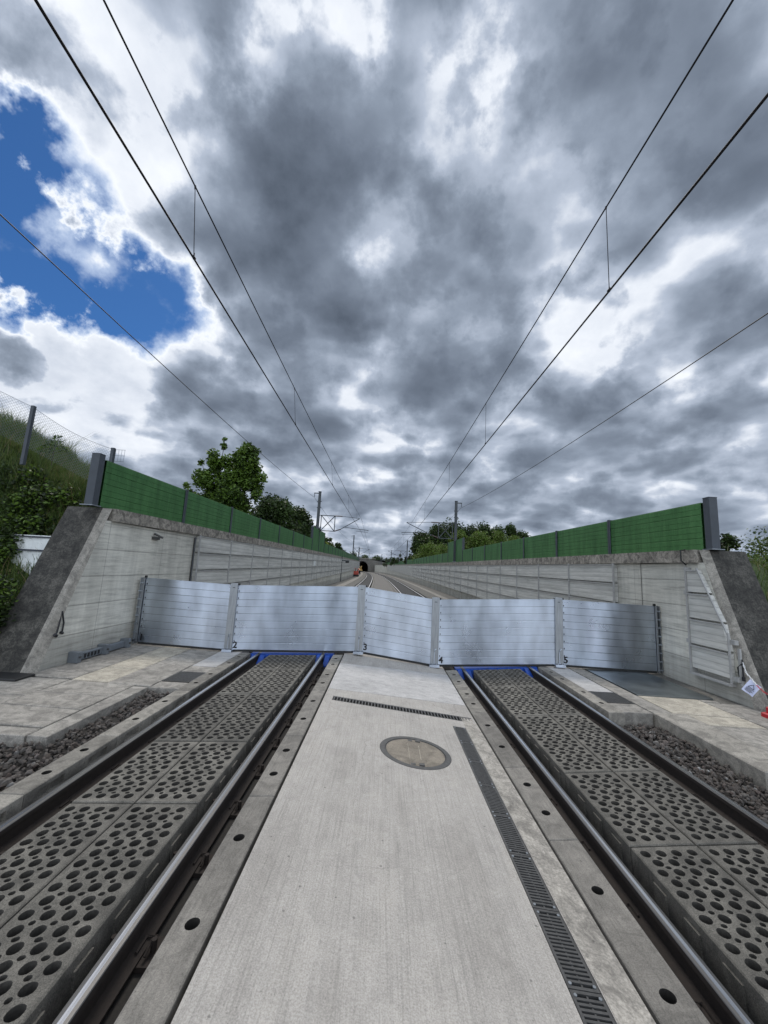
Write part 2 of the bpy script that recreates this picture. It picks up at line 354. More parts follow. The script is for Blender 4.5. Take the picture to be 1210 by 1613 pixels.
M['railtop'] = simple('polished_rail_head', (0.46, 0.465, 0.48), 0.27, 1.0, 0.35, 1.0, 0.05, stretch=(70, 0.4, 1))
M['railfar'] = simple('sheen_rail_head', (0.85, 0.85, 0.85), 0.4, 0.8, 0.05, bmp=0)  # far rail heads lightened in colour, standing in for reflected sky
M['railworn'] = simple('worn_rail_shoulder', (0.12, 0.118, 0.116), 0.45, 0.8, 0.2, 30, 0.1, stretch=(40, 0.6, 1))
M['railside'] = simple('rusty_rail_side', (0.018, 0.012, 0.009), 0.85, 0.0, 0.3, 25, 0.5)
M['cast'] = simple('cast_iron', (0.075, 0.074, 0.072), 0.55, 0.4, 0.25, 30, 0.3)
M['lid'] = concrete('manhole_fill', (0.235, 0.215, 0.18), 0.2, 100, 3, stain=0.3)
M['galv'] = simple('galvanised_steel', (0.20, 0.22, 0.24), 0.5, 0.6, 0.15)
M['white'] = simple('white_board', (0.66, 0.68, 0.67), 0.5, 0, 0.18, 4)
M['paper'] = simple('laminated_paper', (0.62, 0.66, 0.85), 0.35, 0, 0.06, 4)
M['red'] = simple('red_plastic', (0.42, 0.012, 0.02), 0.45, 0, 0.15)
M['orange'] = simple('red_machine_paint', (0.50, 0.09, 0.06), 0.45, 0, 0.15)
M['yellow'] = simple('pale_yellow_paint', (0.6, 0.42, 0.16), 0.5, 0, 0.15)
M['glass'] = simple('dark_glass', (0.02, 0.025, 0.03), 0.15, bmp=0)
M['chain_white'] = simple('white_plastic', (0.75, 0.75, 0.74), 0.4, bmp=0)
M['bark'] = simple('bark', (0.06, 0.05, 0.038), 0.9, 0, 0.3, 12, 0.6)
def leafmat(name, a, b_, trans=0.25):
    m, t, b = mat(name); oi = pos(t)
    c = ramp(t, tn(t, oi, 1.3, 4, 0.7), [(0.3, a), (0.7, b_)])
    c = mixc(t, c, ramp(t, tn(t, oi, 40, 2, 0.7), [(0.3, 0.7), (0.7, 1.25)]), 1.0)
    t.links.new(c, b.inputs['Base Color']); b.inputs['Roughness'].default_value = 0.5; b.inputs['Specular IOR Level'].default_value = 0.3
    tr = t.nodes.new('ShaderNodeBsdfTranslucent'); t.links.new(c, tr.inputs[0])
    ms = t.nodes.new('ShaderNodeMixShader'); ms.inputs[0].default_value = trans
    o = t.nodes['Material Output']; t.links.new(b.outputs[0], ms.inputs[1]); t.links.new(tr.outputs[0], ms.inputs[2]); t.links.new(ms.outputs[0], o.inputs[0])
    return m
M['leaf'] = leafmat('leaves_green', (0.065, 0.12, 0.018), (0.13, 0.21, 0.03))
M['leaf_dark'] = leafmat('leaves_dark', (0.025, 0.048, 0.012), (0.055, 0.092, 0.02))
M['leaf_deep'] = leafmat('leaves_deep', (0.010, 0.018, 0.006), (0.03, 0.05, 0.012), 0.15)
M['leaf_olive'] = leafmat('leaves_olive', (0.075, 0.105, 0.024), (0.14, 0.18, 0.04))
M['leaf_gold'] = leafmat('leaves_yellow', (0.14, 0.18, 0.03), (0.28, 0.32, 0.06))
M['grass'] = leafmat('grass_blades', (0.05, 0.095, 0.018), (0.12, 0.165, 0.042))
M['straw'] = leafmat('dry_stems', (0.16, 0.12, 0.06), (0.26, 0.21, 0.11))
M['soil'] = concrete('turf_soil', (0.045, 0.075, 0.020), 0.4, 40, 0.6, stain=0.5, pits=False, bumps=1.0)
M['far_ground'] = concrete('field_ground', (0.07, 0.09, 0.035), 0.3, 5, 0.02, stain=0.3, pits=False)
def stonemat():
    m, t, b = mat('ballast_stone'); p = pos(t)
    at = t.nodes.new('ShaderNodeAttribute'); at.attribute_name = 'tint'
    c = ramp(t, at.outputs['Fac'], [(0.0, (0.03, 0.026, 0.023)), (0.3, (0.065, 0.052, 0.043)), (0.55, (0.10, 0.09, 0.08)), (0.75, (0.085, 0.062, 0.052)), (0.9, (0.2, 0.195, 0.185)), (1.0, (0.5, 0.5, 0.48))])
    c = mixc(t, c, ramp(t, tn(t, p, 60, 4, 0.7), [(0.3, 0.7), (0.7, 1.2)]), 1.0)
    t.links.new(c, b.inputs['Base Color']); b.inputs['Roughness'].default_value = 0.85
    return m
M['stone'] = stonemat()

# ------------------------------------------------------------------ section and alignment
ZX = [(-14, .05), (-5.9, .05), (-3.52, .0), (-3.0, .01), (-1.25, .09), (-.82, .115), (1.5, -.11), (1.9, -.08), (3.55, .05), (4.28, .05), (6.6, .02), (16, .02)]
def zx(x): return float(np.interp(x, [a for a, b in ZX], [b for a, b in ZX]))
def cv(y):
    if y <= 0: return 0.0
    if y < 262: return 1.467e-4*y*y+1.63e-7*y**3
    return 13.0+(y-262)*0.11
def Wp(x, y, z): return (x-cv(y), y, z)
def ztopL(y): return 3.02+0.0112*max(y-2, 0)
def ztopR(y): return 2.80+0.0085*max(y-2, 0)

# ------------------------------------------------------------------ mesh helpers
class MB:
    def __init__(s): s.v = []; s.f = []; s.mi = []; s.m = []
    def mat_i(s, m):
        m = M[m]
        if m not in s.m: s.m.append(m)
        return s.m.index(m)
    def face(s, pts, m):
        i = len(s.v); s.v += [tuple(p) for p in pts]; s.f.append(tuple(range(i, i+len(pts)))); s.mi.append(s.mat_i(m))
    def hexa(s, b, t, m, tm=None):
        """b, t: four bottom and four top points, same order (counter-clockwise seen from above)"""
        i = len(s.v); s.v += [tuple(p) for p in b]+[tuple(p) for p in t]; k = s.mat_i(m); kt = s.mat_i(tm) if tm else k
        for fc, q in (((3, 2, 1, 0), k), ((4, 5, 6, 7), kt), ((0, 1, 5, 4), k), ((1, 2, 6, 5), k), ((2, 3, 7, 6), k), ((3, 0, 4, 7), k)):
            s.f.append(tuple(i+j for j in fc)); s.mi.append(q)
    def box(s, x0, x1, y0, y1, z0, z1, m, tm=None):
        s.hexa([(x0, y0, z0), (x1, y0, z0), (x1, y1, z0), (x0, y1, z0)], [(x0, y0, z1), (x1, y0, z1), (x1, y1, z1), (x0, y1, z1)], m, tm)
    def cbox(s, x0, x1, y0, y1, z0, z1, m, c=0.006, tm=None):
        """box with chamfered top rim; z0/z1 may be functions of x"""
        Z1 = z1 if callable(z1) else (lambda x: z1)
        i = len(s.v); a = [(x0, y0), (x1, y0), (x1, y1), (x0, y1)]; b = [(x0+c, y0+c), (x1-c, y0+c), (x1-c, y1-c), (x0+c, y1-c)]
        s.v += [(x, y, z0) for x, y in a]+[(x, y, Z1(x)-c) for x, y in a]+[(x, y, Z1(x)) for x, y in b]
        k = s.mat_i(m); kt = s.mat_i(tm) if tm else k
        for j in range(4):
            q = (j+1) % 4
            s.f.append((i+j, i+q, i+4+q, i+4+j)); s.mi.append(k)
            s.f.append((i+4+j, i+4+q, i+8+q, i+8+j)); s.mi.append(kt)
        s.f.append((i+8, i+9, i+10, i+11)); s.mi.append(kt); s.f.append((i+3, i+2, i+1, i)); s.mi.append(k)
    def tube(s, pts, r, m, n=6, r1=None, cap=True):
        pts = [Vector(p) for p in pts]; k = s.mat_i(m); base = len(s.v); L_ = len(pts)
        prev = None
        for i, p in enumerate(pts):
            d = (pts[min(i+1, L_-1)]-pts[max(i-1, 0)]).normalized()
            if prev is None:
                a = Vector((0, 0, 1)) if abs(d.z) < 0.9 else Vector((1, 0, 0)); u = d.cross(a).normalized()
            else: u = (prev-d*prev.dot(d)).normalized()
            prev = u; w = d.cross(u); rr = r if r1 is None else r+(r1-r)*i/(L_-1)
            for j in range(n):
                an = 2*math.pi*j/n; s.v.append(tuple(p+u*(math.cos(an)*rr)+w*(math.sin(an)*rr)))
        for i in range(L_-1):
            for j in range(n):
                q = (j+1) % n; s.f.append((base+i*n+j, base+i*n+q, base+(i+1)*n+q, base+(i+1)*n+j)); s.mi.append(k)
        if cap:
            s.f.append(tuple(base+j for j in reversed(range(n)))); s.mi.append(k)
            s.f.append(tuple(base+(L_-1)*n+j for j in range(n))); s.mi.append(k)
    def beam(s, a, b, w, h, m, upv=(0, 0, 1)):
        a, b = Vector(a), Vector(b); d = (b-a).normalized(); u = Vector(upv); sd_ = d.cross(u)
        if sd_.length < 1e-4: sd_ = d.cross(Vector((1, 0, 0)))
        sd_.normalize(); u = sd_.cross(d)
        A = [a-sd_*w/2-u*h/2, a+sd_*w/2-u*h/2, a+sd_*w/2+u*h/2, a-sd_*w/2+u*h/2]; B = [p+(b-a) for p in A]
        s.hexa(A, B, m)
    def build(s, name, parent=None, smooth=False, origin=None):
        me = bpy.data.meshes.new(name)
        V = np.array(s.v, dtype=float)
        if origin is None: origin = ((V[:, 0].min()+V[:, 0].max())/2, (V[:, 1].min()+V[:, 1].max())/2, V[:, 2].min())
        V = V-np.array(origin)
        me.from_pydata(V.tolist(), [], s.f)
        for m in s.m: me.materials.append(m)
        me.polygons.foreach_set('material_index', s.mi)
        if smooth: me.polygons.foreach_set('use_smooth', [True]*len(s.f))
        me.update()
        o = bpy.data.objects.new(name, me); COL.objects.link(o)
        if parent: 
            o.parent = parent; o.location = Vector(origin)-Vector(parent.location)
        else: o.location = origin
        if parent is not None and parent.parent is not None:
            o.location = Vector(origin)-Vector(parent.parent.location)-Vector(parent.location)
        return o
def fixn(o):
    bm = bmesh.new(); bm.from_mesh(o.data); bmesh.ops.recalc_face_normals(bm, faces=bm.faces); bm.to_mesh(o.data); bm.free()
def empty(name, loc):
    o = bpy.data.objects.new(name, None); COL.objects.link(o); o.location = loc; o.empty_display_size = 0.2; return o
def tag(o, label=None, cat=None, group=None, kind=None):
    if label: o['label'] = label
    if cat: o['category'] = cat
    if group: o['group'] = group
    if kind: o['kind'] = kind
    return o
def struct(o): o['kind'] = 'structure'; return o
ORD = ['first', 'second', 'third', 'fourth', 'fifth', 'sixth', 'seventh', 'eighth', 'ninth', 'tenth']
def ys_list(y0, y1):
    r = [y0]; 
    while r[-1] < y1-1e-6:
        y = r[-1]; st = 3.0 if y < 60 else 6.0; r.append(min(y+st, y1))
    return r
def strip(name, x0, x1, y0, y1, zt0, zt1, zb, m, kind='structure'):
    b = MB(); ys = ys_list(y0, y1)
    for a, c in zip(ys[:-1], ys[1:]):
        b.hexa([Wp(x0, a, zb), Wp(x1, a, zb), Wp(x1, c, zb), Wp(x0, c, zb)], [Wp(x0, a, zt0), Wp(x1, a, zt1), Wp(x1, c, zt1), Wp(x0, c, zt0)], m)
    o = b.build(name); o['kind'] = kind; return o
def cdt_panel(mb, outer, holes, zf, depth, m, hm=None, wall_m=None, bottom=None, inv=False):
    """flat piece with real through-holes: outer polygon, list of hole polygons, height function zf(x,y)"""
    V = [Vector(p) for p in outer]; Eg = [(i, (i+1) % len(outer)) for i in range(len(outer))]
    loops = []
    for h in holes:
        s0 = len(V); V += [Vector(p) for p in h]; Eg += [(s0+i, s0+(i+1) % len(h)) for i in range(len(h))]; loops.append(h)
    lid = {}; s0 = len(outer)
    for hi, h in enumerate(holes):
        for i in range(len(h)): lid[s0+i] = hi
        s0 += len(h)
    ov, oe, of, orv, _, _ = delaunay_2d_cdt(V, Eg, [], 1, 1e-6)
    own = [lid.get(o_[0], -1) if len(o_) else -1 for o_ in orv]
    of = [f for f in of if not (own[f[0]] >= 0 and all(own[i] == own[f[0]] for i in f))]
    k = mb.mat_i(m); base = len(mb.v); mb.v += [(p.x, p.y, zf(p.x, p.y)) for p in ov]
    for f in of: mb.f.append(tuple(base+i for i in f)); mb.mi.append(k)
    for h in loops:
        for i in range(len(h)):
            a, c = h[i], h[(i+1) % len(h)]
            mb.face([(a[0], a[1], zf(*a)), (c[0], c[1], zf(*c)), (c[0], c[1], zf(*c)-depth), (a[0], a[1], zf(*a)-depth)], wall_m or m)
def disc(cx, cy, rx, ry, n, jit=0.0, rnd=random):
    return [(cx+math.cos(2*math.pi*i/n)*rx*(1+rnd.uniform(-jit, jit)), cy+math.sin(2*math.pi*i/n)*ry*(1+rnd.uniform(-jit, jit))) for i in range(n)]

# ------------------------------------------------------------------ ground, track bed, terrain
b = MB()
for x0, x1 in ((-4000, -50), (-50, 50), (50, 4000)):
    for y0, y1 in ((-4000, -50), (-50, 300), (300, 4000)):
        b.face([(x0, y0, -.5), (x1, y0, -.5), (x1, y1, -.5), (x0, y1, -.5)], 'far_ground')
struct(b.build('ground'))
strip('track_bed', -3.75, 4.43, -6, 262, -.27, -.27, -.45, 'bed')
YB = 9.30                               # where the near paving stops in front of the barrier line
# median slab: near part with the drain slots and the manhole cut in
slab = MB(); zf = lambda x, y: zx(x)
man = disc(0.48, 4.92, 0.425, 0.40, 40)
slotx0, slotx1, slot_y0, slot_y1 = 1.10, 1.285, -2.0, 5.93
cross = [(-0.69, 6.20), (1.46, 6.17), (1.46, 6.37), (-0.69, 6.40)]
def rectp(x0, x1, y0, y1): return [(x0, y0), (x1, y0), (x1, y1), (x0, y1)]
cdt_panel(slab, [(-.82, -3), (1.10, -3), (1.285, -3), (1.5, -3), (1.5, 6.93), (-.82, 6.72)], [man, rectp(slotx0, slotx1, slot_y0, slot_y1), cross], zf, .12, 'slab')
for (p, q) in (((-.82, -3), (1.5, -3)), ((1.5, -3), (1.5, 6.93)), ((1.5, 6.93), (-.82, 6.72)), ((-.82, 6.72), (-.82, -3))):
    slab.face([(p[0], p[1], zx(p[0])), (p[0], p[1], -.27), (q[0], q[1], -.27), (q[0], q[1], zx(q[0]))], 'slab')
slab.hexa([(-.82, 6.732, -.27), (1.5, 6.942, -.27), (1.5, 8.86, -.27), (-.82, 8.46, -.27)], [(-.82, 6.732, .115), (1.5, 6.942, -.11), (1.5, 8.86, -.11), (-.82, 8.46, .115)], 'slab_light')
slab.hexa([(-.82, 8.475, -.27), (1.5, 8.875, -.27), (1.5, 10.0, -.27), (-.82, 10.0, -.27)], [(-.82, 8.475, .113), (1.5, 8.875, -.112), (1.5, 10.0, -.112), (-.82, 10.0, .113)], 'slab')
struct(slab.build('median_slab'))
strip('median_path', -.82, 1.5, 10.02, 262, .112, -.113, -.27, 'paver_far')
strip('median_edge', -1.07, -.85, 10.02, 262, .09, .10, -.27, 'beam')
strip('track_edge', 1.55, 1.78, 10.02, 262, -.11, -.09, -.27, 'beam')
strip('track_cover', -2.66, -1.42, 10.0, 262, .0, .05, -.27, 'far_bed'); strip('track_cover', 2.08, 3.36, 10.0, 262, -.10, .0, -.27, 'far_bed')
strip('side_path', -5.0, -4.2, 10.02, 262, .02, .0, -.4, 'paver'); strip('side_path', -4.18, -3.05, 10.02, 262, .0, .0, -.4, 'paver_dark'); strip('side_path', -5.88, -5.01, 10.02, 262, .05, .03, -.4, 'paver_dark')
strip('side_path', 3.75, 4.9, 10.02, 262, .05, .05, -.4, 'paver_dark'); strip('side_path', 4.91, 5.4, 10.02, 262, .05, .05, -.4, 'paver'); strip('side_path', 5.41, 6.58, 10.02, 262, .04, .02, -.4, 'paver_dark')
# strip of rough concrete beside the long drain
b = MB(); b.hexa([(1.295, -3, -.10), (1.495, -3, -.12), (1.495, 6.7, -.12), (1.295, 6.7, -.10)], [(1.292, -3, zx(1.292)+.003), (1.497, -3, zx(1.497)+.003), (1.497, 6.0, zx(1.497)+.003), (1.292, 6.0, zx(1.292)+.003)], 'strip')
struct(b.build('rough_strip'))

# walkways either side: slabs with open joints
def paving(name, tiles):
    b = MB()
    for (x0, x1, y0, y1, m, *dz) in tiles:
        d = dz[0] if dz else random.uniform(-.005, .005); g = .010
        b.cbox(x0+g, x1-g, y0+g, y1-g, -.32, (lambda x, d=d: zx(x)+d), m, .007)
    b.box(min(t_[0] for t_ in tiles)+.03, -3.30, 6.8, 9.9, -.3, -.06, 'bed') if tiles[0][0] < 0 else b.box(4.0, 6.5, 7.0, 9.9, -.3, -.06, 'bed')
    b.box(-9.5, -3.8, 4.8, 6.8, -.3, -.06, 'bed') if tiles[0][0] < 0 else b.box(5.05, 7.5, 3.3, 7.0, -.3, -.06, 'bed')
    return struct(b.build(name))
tl = []
for i in range(4): tl.append((-5.88, -5.1, 6.78+i*1.0 if i else 6.78, 7.78+i*1.0, 'paver'))
for y0, y1 in ((6.72, 7.55), (7.55, 8.5), (8.5, 9.6)): tl.append((-5.1, -4.46, y0, y1, 'paver_light'))
tl += [(-4.46, -3.74, 6.68, 8.0, 'paver'), (-4.46, -3.74, 8.0, 9.98, 'paver')]
tl += [(-3.74, -3.24, 6.62, 6.98, 'paver'), (-3.74, -3.24, 7.62, 8.05, 'paver'), (-3.9+.16, -3.24, 8.05, 9.98, 'slab_light')]
for y0, y1 in ((4.96, 5.55), (5.55, 6.1), (6.1, 6.7)): tl.append((-5.1, -4.0, y0, y1, 'paver'))
tl += [(-7.4, -5.1, 4.96, 5.9, 'paver'), (-7.4, -5.1, 5.9, 6.72, 'paver'), (-9.6, -7.4, 4.7, 6.6, 'paver_dark'), (-3.99, -3.74, 4.72, 6.62, 'paver'), (-7.0, -4.0, 4.72, 4.95, 'paver'), (-5.1, -4.46, 9.6, 9.98, 'paver')]
paving('walkway', tl)
tr = [(3.92, 4.42, 6.55, 7.0, 'paver'), (3.92, 4.42, 7.62, 9.98, 'slab_light'), (4.43, 4.78, 6.62, 9.98, 'paver'),
      (4.79, 6.22, 9.46, 9.98, 'paver'), (6.23, 6.59, 7.4, 9.98, 'paver_dark'), (5.0, 5.9, 4.76, 6.2, 'paver'), (5.0, 5.9, 6.2, 6.62, 'paver_light'),
      (4.79, 5.9, 6.63, 7.54, 'paver_light'), (5.9, 6.6, 6.5, 7.39, 'paver'), (5.9, 7.6, 5.4, 6.5, 'paver'), (5.9, 7.6, 4.0, 5.4, 'paver'), (5.02, 5.9, 3.2, 4.75, 'paver_dark'), (4.79, 6.22, 7.55, 9.45, 'paver_dark', -.012), (5.9, 6.22, 7.4, 7.54, 'paver')]
paving('walkway', tr)
b = MB(); b.box(4.80, 6.21, 7.56, 9.44, -.01, .052, 'plate'); tag(b.build('floor_plate'), 'smooth grey metal plate let into the walkway under the fifth barrier panel', 'metal plate')
b = MB(); b.cbox(4.44, 4.98, 4.76, 6.61, -.30, .055, 'kerb', .012); 
tag(b.build('kerb_stone'), 'big pale concrete kerb block beside the gravel pocket on the right walkway', 'kerb stone')

# ------------------------------------------------------------------ terrain beside the cutting
def terr(name, side):
    us = [0, .25, .5, .8, 1.1, 1.5, 1.9, 2.4, 3, 4, 5.5, 8, 12, 20, 35, 60, 110, 200, 400, 900]
    ys = [-60, -30, -10, 0, 3, 4.5, 5.5, 6.0, 6.4, 6.8, 7.2, 7.6, 8.0, 8.4, 8.8, 9.3, 10, 11, 12.5, 15, 20, 30, 40, 60, 80, 110, 150, 200, 262, 300, 400, 700, 1200]
    rn = random.Random(3); b = MB(); k = b.mat_i('soil'); V = []
    for y in ys:
        for u in us:
            if side < 0:
                x = -6.78-cv(y)-u; top = ztopL(y)-.12
                hill = min(u, 3.2)*0.72+max(0, min(u-3.2, 6))*.25
                fade = max(0.0, min(1, (15.5-y)/5)); top += hill*fade
            else:
                x = 7.55-cv(y)+u; top = ztopR(y)-.12
            ramp_ = max(0, min(1, (y-7.15)/(1.45+0.1*u))) if side < 0 else max(0, min(1, (y-6.5)/(1.75+0.1*u)))
            z = -.5+(top+.5)*ramp_
            if y > 262: z += min(2.5, (y-262)*.05)
            if side > 0 and y < 30: z -= min(u, 4)*.36*ramp_*min(1, (30-y)/10)
            if ramp_ > 0.05 and 0 < u < 60: z += rn.uniform(-.06, .06)
            V.append((x, y, z))
    b.v = V; n = len(us)
    for j in range(len(ys)-1):
        for i in range(n-1):
            q = (j*n+i, j*n+i+1, (j+1)*n+i+1, (j+1)*n+i); b.f.append(q if side > 0 else q[::-1]); b.mi.append(k)
    return struct(b.build(name, smooth=True))
TL = terr('embankment', -1); TR = terr('embankment', 1)
# ground over the tunnel
b = MB()
for j, (ya, yb) in enumerate(((263, 300), (300, 400), (400, 1200))):
    za, zb2 = (8.3, 9, 10)[j], (9, 10, 12)[j]
    b.face([(-cv(ya)-30, ya, za-2.3), (-cv(ya)-10, ya, za), (-cv(yb)-10, yb, zb2), (-cv(yb)-30, yb, zb2-2.3)], 'soil')
    b.face([(-cv(ya)-10, ya, za), (-cv(ya)+10, ya, za), (-cv(yb)+10, yb, zb2), (-cv(yb)-10, yb, zb2)], 'soil')
    b.face([(-cv(ya)+10, ya, za), (-cv(ya)+40, ya, za-2.6), (-cv(yb)+40, yb, zb2-2.6), (-cv(yb)+10, yb, zb2)], 'soil')
struct(b.build('hill'))

# ------------------------------------------------------------------ retaining walls with absorber cladding
def wall(side):
    s = side; xf = -5.9 if s < 0 else 6.6; th = .87; yb = 6.76 if s < 0 else 6.95; zt = ztopL if s < 0 else ztopR
    yt = 8.06 if s < 0 else 8.02
    e = empty('retaining_wall', (xf+s*th/2, yb, -.3))
    b = MB(); X = lambda d: xf+s*d            # d measured outwards from the track face
    zc = zt(8)-.27
    ch = .12; yz = lambda z: yb+(yt-yb)*(z+.0)/zt(8)
    # wing: sloping front end. profile points (y,z)
    def q(pts, m):
        b.face(pts, m)
    yc = yz(zt(8)-.02)
    # front face (vertical, towards the track), polygon from slope to y=10
    off = .11
    q([(X(0), yz(0)+off, -.3), (X(0), yz(zc)+off, zc), (X(0), 10, zc), (X(0), 10, -.3)], 'wall')
    # chamfer band along the slope
    ztp = zt(8)-.004
    q([(X(0), yz(0)+off, -.3), (X(0), yz(zc)+off, zc), (X(0), yz(ztp)+off, ztp), (X(ch), yz(ztp), ztp), (X(ch), yz(-.0), -.0), (X(ch), yz(-.3), -.3)], 'wingedge')
    q([(X(ch), yz(-.3), -.3), (X(ch), yz(ztp), ztp), (X(th), yz(ztp), ztp), (X(th), yz(-.3), -.3)], 'moss')
    q([(X(0), yz(ztp)+off, ztp), (X(0), 10, ztp+.02), (X(th), 10, ztp+.02), (X(th), yz(ztp), ztp), (X(ch), yz(ztp), ztp)], 'coping')
    q([(X(th), yz(-.3), -.3), (X(th), yz(ztp), ztp), (X(th), 10, ztp+.02), (X(th), 10, -.3)], 'moss')
    ys = ys_list(10, 262)
    for a, c in zip(ys[:-1], ys[1:]):
        P1 = lambda d, y, z: Wp(X(d), y, z)
        q([P1(0, a, -.3), P1(0, a, zt(a)-.27), P1(0, c, zt(c)-.27), P1(0, c, -.3)], 'wall')
        q([P1(th, a, -.3), P1(th, a, zt(a)), P1(th, c, zt(c)), P1(th, c, -.3)], 'wall')
    o = b.build('wall_body', e); fixn(o)
    # coping
    b = MB(); ys = [yz(zt(8))+off+.02]+ys_list(10, 262)
    for a, c in zip(ys[:-1], ys[1:]):
        A = [Wp(X(-.09), a, zt(a)-.27), Wp(X(th-.003), a, zt(a)-.27), Wp(X(th-.003), c, zt(c)-.27), Wp(X(-.09), c, zt(c)-.27)]
        B = [Wp(X(-.09), a, zt(a)), Wp(X(th-.003), a, zt(a)+.003), Wp(X(th-.003), c, zt(c)+.003), Wp(X(-.09), c, zt(c))]
        b.hexa(A, B, 'coping')
    o = b.build('coping', e); fixn(o)
    # formwork joints, each a shallow vertical groove strip
    # absorber panels by column
    pitch = 2.5 if s < 0 else 2.62; y0 = 12.0 if s < 0 else 10.95
    if s > 0: y0 = 10.95
    n = 60; rows = 4
    for i in range(n):
        ya = y0+i*pitch; yb2 = ya+pitch
        if yb2 > 258: break
        zt_ = zt(ya)-.30; h = .535
        b = MB()
        for r in range(rows):
            z1 = zt_-r*h; z0 = z1-h+.035
            for (d0, d1, zz0, zz1) in ((.10, .0, z0, z1),):
                A = [Wp(X(-.13), ya+.03, zz0), Wp(X(-.01), ya+.03, zz0), Wp(X(-.01), yb2-.03, zz0), Wp(X(-.13), yb2-.03, zz0)]
                B = [(p[0], p[1], zz1+(zt(yb2)-zt(ya))*(p[1] > ya+1)) for p in A]; A = [(p[0], p[1], zz0+(zt(yb2)-zt(ya))*(p[1] > ya+1)) for p in A]
                b.hexa(A, B, 'absorber')
            # rim lip catching light at the top of each row
            if i < 25:
                dz = zt(yb2)-zt(ya)
                b.hexa([Wp(X(-.155), ya+.03, z1-.03), Wp(X(-.13), ya+.03, z1-.03), Wp(X(-.13), yb2-.03, z1-.03+dz), Wp(X(-.155), yb2-.03, z1-.03+dz)],
                       [Wp(X(-.155), ya+.03, z1+.004), Wp(X(-.13), ya+.03, z1+.004), Wp(X(-.13), yb2-.03, z1+.004+dz), Wp(X(-.155), yb2-.03, z1+.004+dz)], 'batten')
        o = b.build('absorber_panel', e); fixn(o)
    for i in range(n+1):
        ya = y0+i*pitch; 
        if ya > 258: break
        b = MB(); x_ = Wp(X(-.165), ya, 0)[0]; w = .022
        b.box(min(x_, x_+s*.04), max(x_, x_+s*.04), ya-w, ya+w, zt(ya)-.30-4*.535, zt(ya)-.27, 'batten')
        if i < 0:
            for r in range(5):
                zc_ = zt(ya)-.34-r*.52; b.box(x_-.02, x_+.02, ya-.055, ya+.055, zc_-.05, zc_+.05, 'batten')
        b.build('mounting_rail', e)
    return e, X
wl, XL = wall(-1); tag(wl, 'left board-marked concrete retaining wall with sloping blackened end and grey cladding', 'retaining wall')
wr, XR = wall(1); tag(wr, 'right concrete retaining wall with sloping end and trapezoid grey cladding bay', 'retaining wall')
# near trapezoid cladding on the right wall
b = MB()
zs = [2.42, 1.93, 1.40, .88, .40]
sl = lambda z: 8.05-(2.42-z)*.52 if z > 1.25 else 7.44
for i in range(4):
    z1, z0 = zs[i], zs[i+1]+.04
    A = [(6.6-.11, sl(z0)+.05, z0), (6.6-.005, sl(z0)+.05, z0), (6.6-.005, 8.36, z0), (6.6-.11, 8.36, z0)]
    B = [(6.6-.11, sl(z1)+.05, z1), (6.6-.005, sl(z1)+.05, z1), (6.6-.005, 8.36, z1), (6.6-.11, 8.36, z1)]
    b.hexa(A, B, 'absorber'); b.box(6.465, 6.488, sl(z1)+.05, 8.36, z1-.025, z1+.006, 'batten')
b.box(6.465, 6.6, 7.47, 8.42, .30, .345, 'batten')
o = b.build('absorber_panel', wr); fixn(o)
b = MB()
b.box(6.46, 6.598, 8.365, 8.395, .32, 2.48, 'batten'); b.box(6.55, 6.598, 8.47, 8.50, .45, 2.5, 'batten')
for z in (.95, 1.95): b.box(6.50, 6.55, 8.40, 8.50, z-.04, z+.04, 'batten')
b.beam((6.475, 8.08, 2.46), (6.475, 7.46, 1.24), .024, .024, 'batten', (1, 0, 0)); b.box(6.47, 6.50, 7.44, 7.465, .35, 1.26, 'batten')
b.box(6.56, 6.598, 7.33, 7.37, .35, 1.0, 'batten')
for z in (.45, 1.1): b.box(6.50, 6.57, 7.34, 7.44, z-.04, z+.04, 'batten')
b.build('mounting_rail', wr)
b = MB(); b.tube([(6.49, 8.36, 2.53), (6.40, 8.38, 2.62), (6.40, 8.38, 2.84), (6.52, 8.4, 2.86)], .016, 'black'); b.build('cable', wr)
# small fittings on the walls
b = MB(); b.box(-5.9, -5.83, 9.7, 9.95, 2.55, 2.62, 'cast'); b.tube([(-5.88, 9.75, 2.70), (-5.70, 9.85, 2.60)], .03, 'cast'); b.build('bracket', wl)
b = MB(); b.box(-5.9, -5.87, 11.88, 11.93, .05, 2.78, 'galv'); b.tube([(-5.84, 11.78, .05), (-5.84, 11.78, 2.76)], .018, 'black'); b.build('conduit', wl)

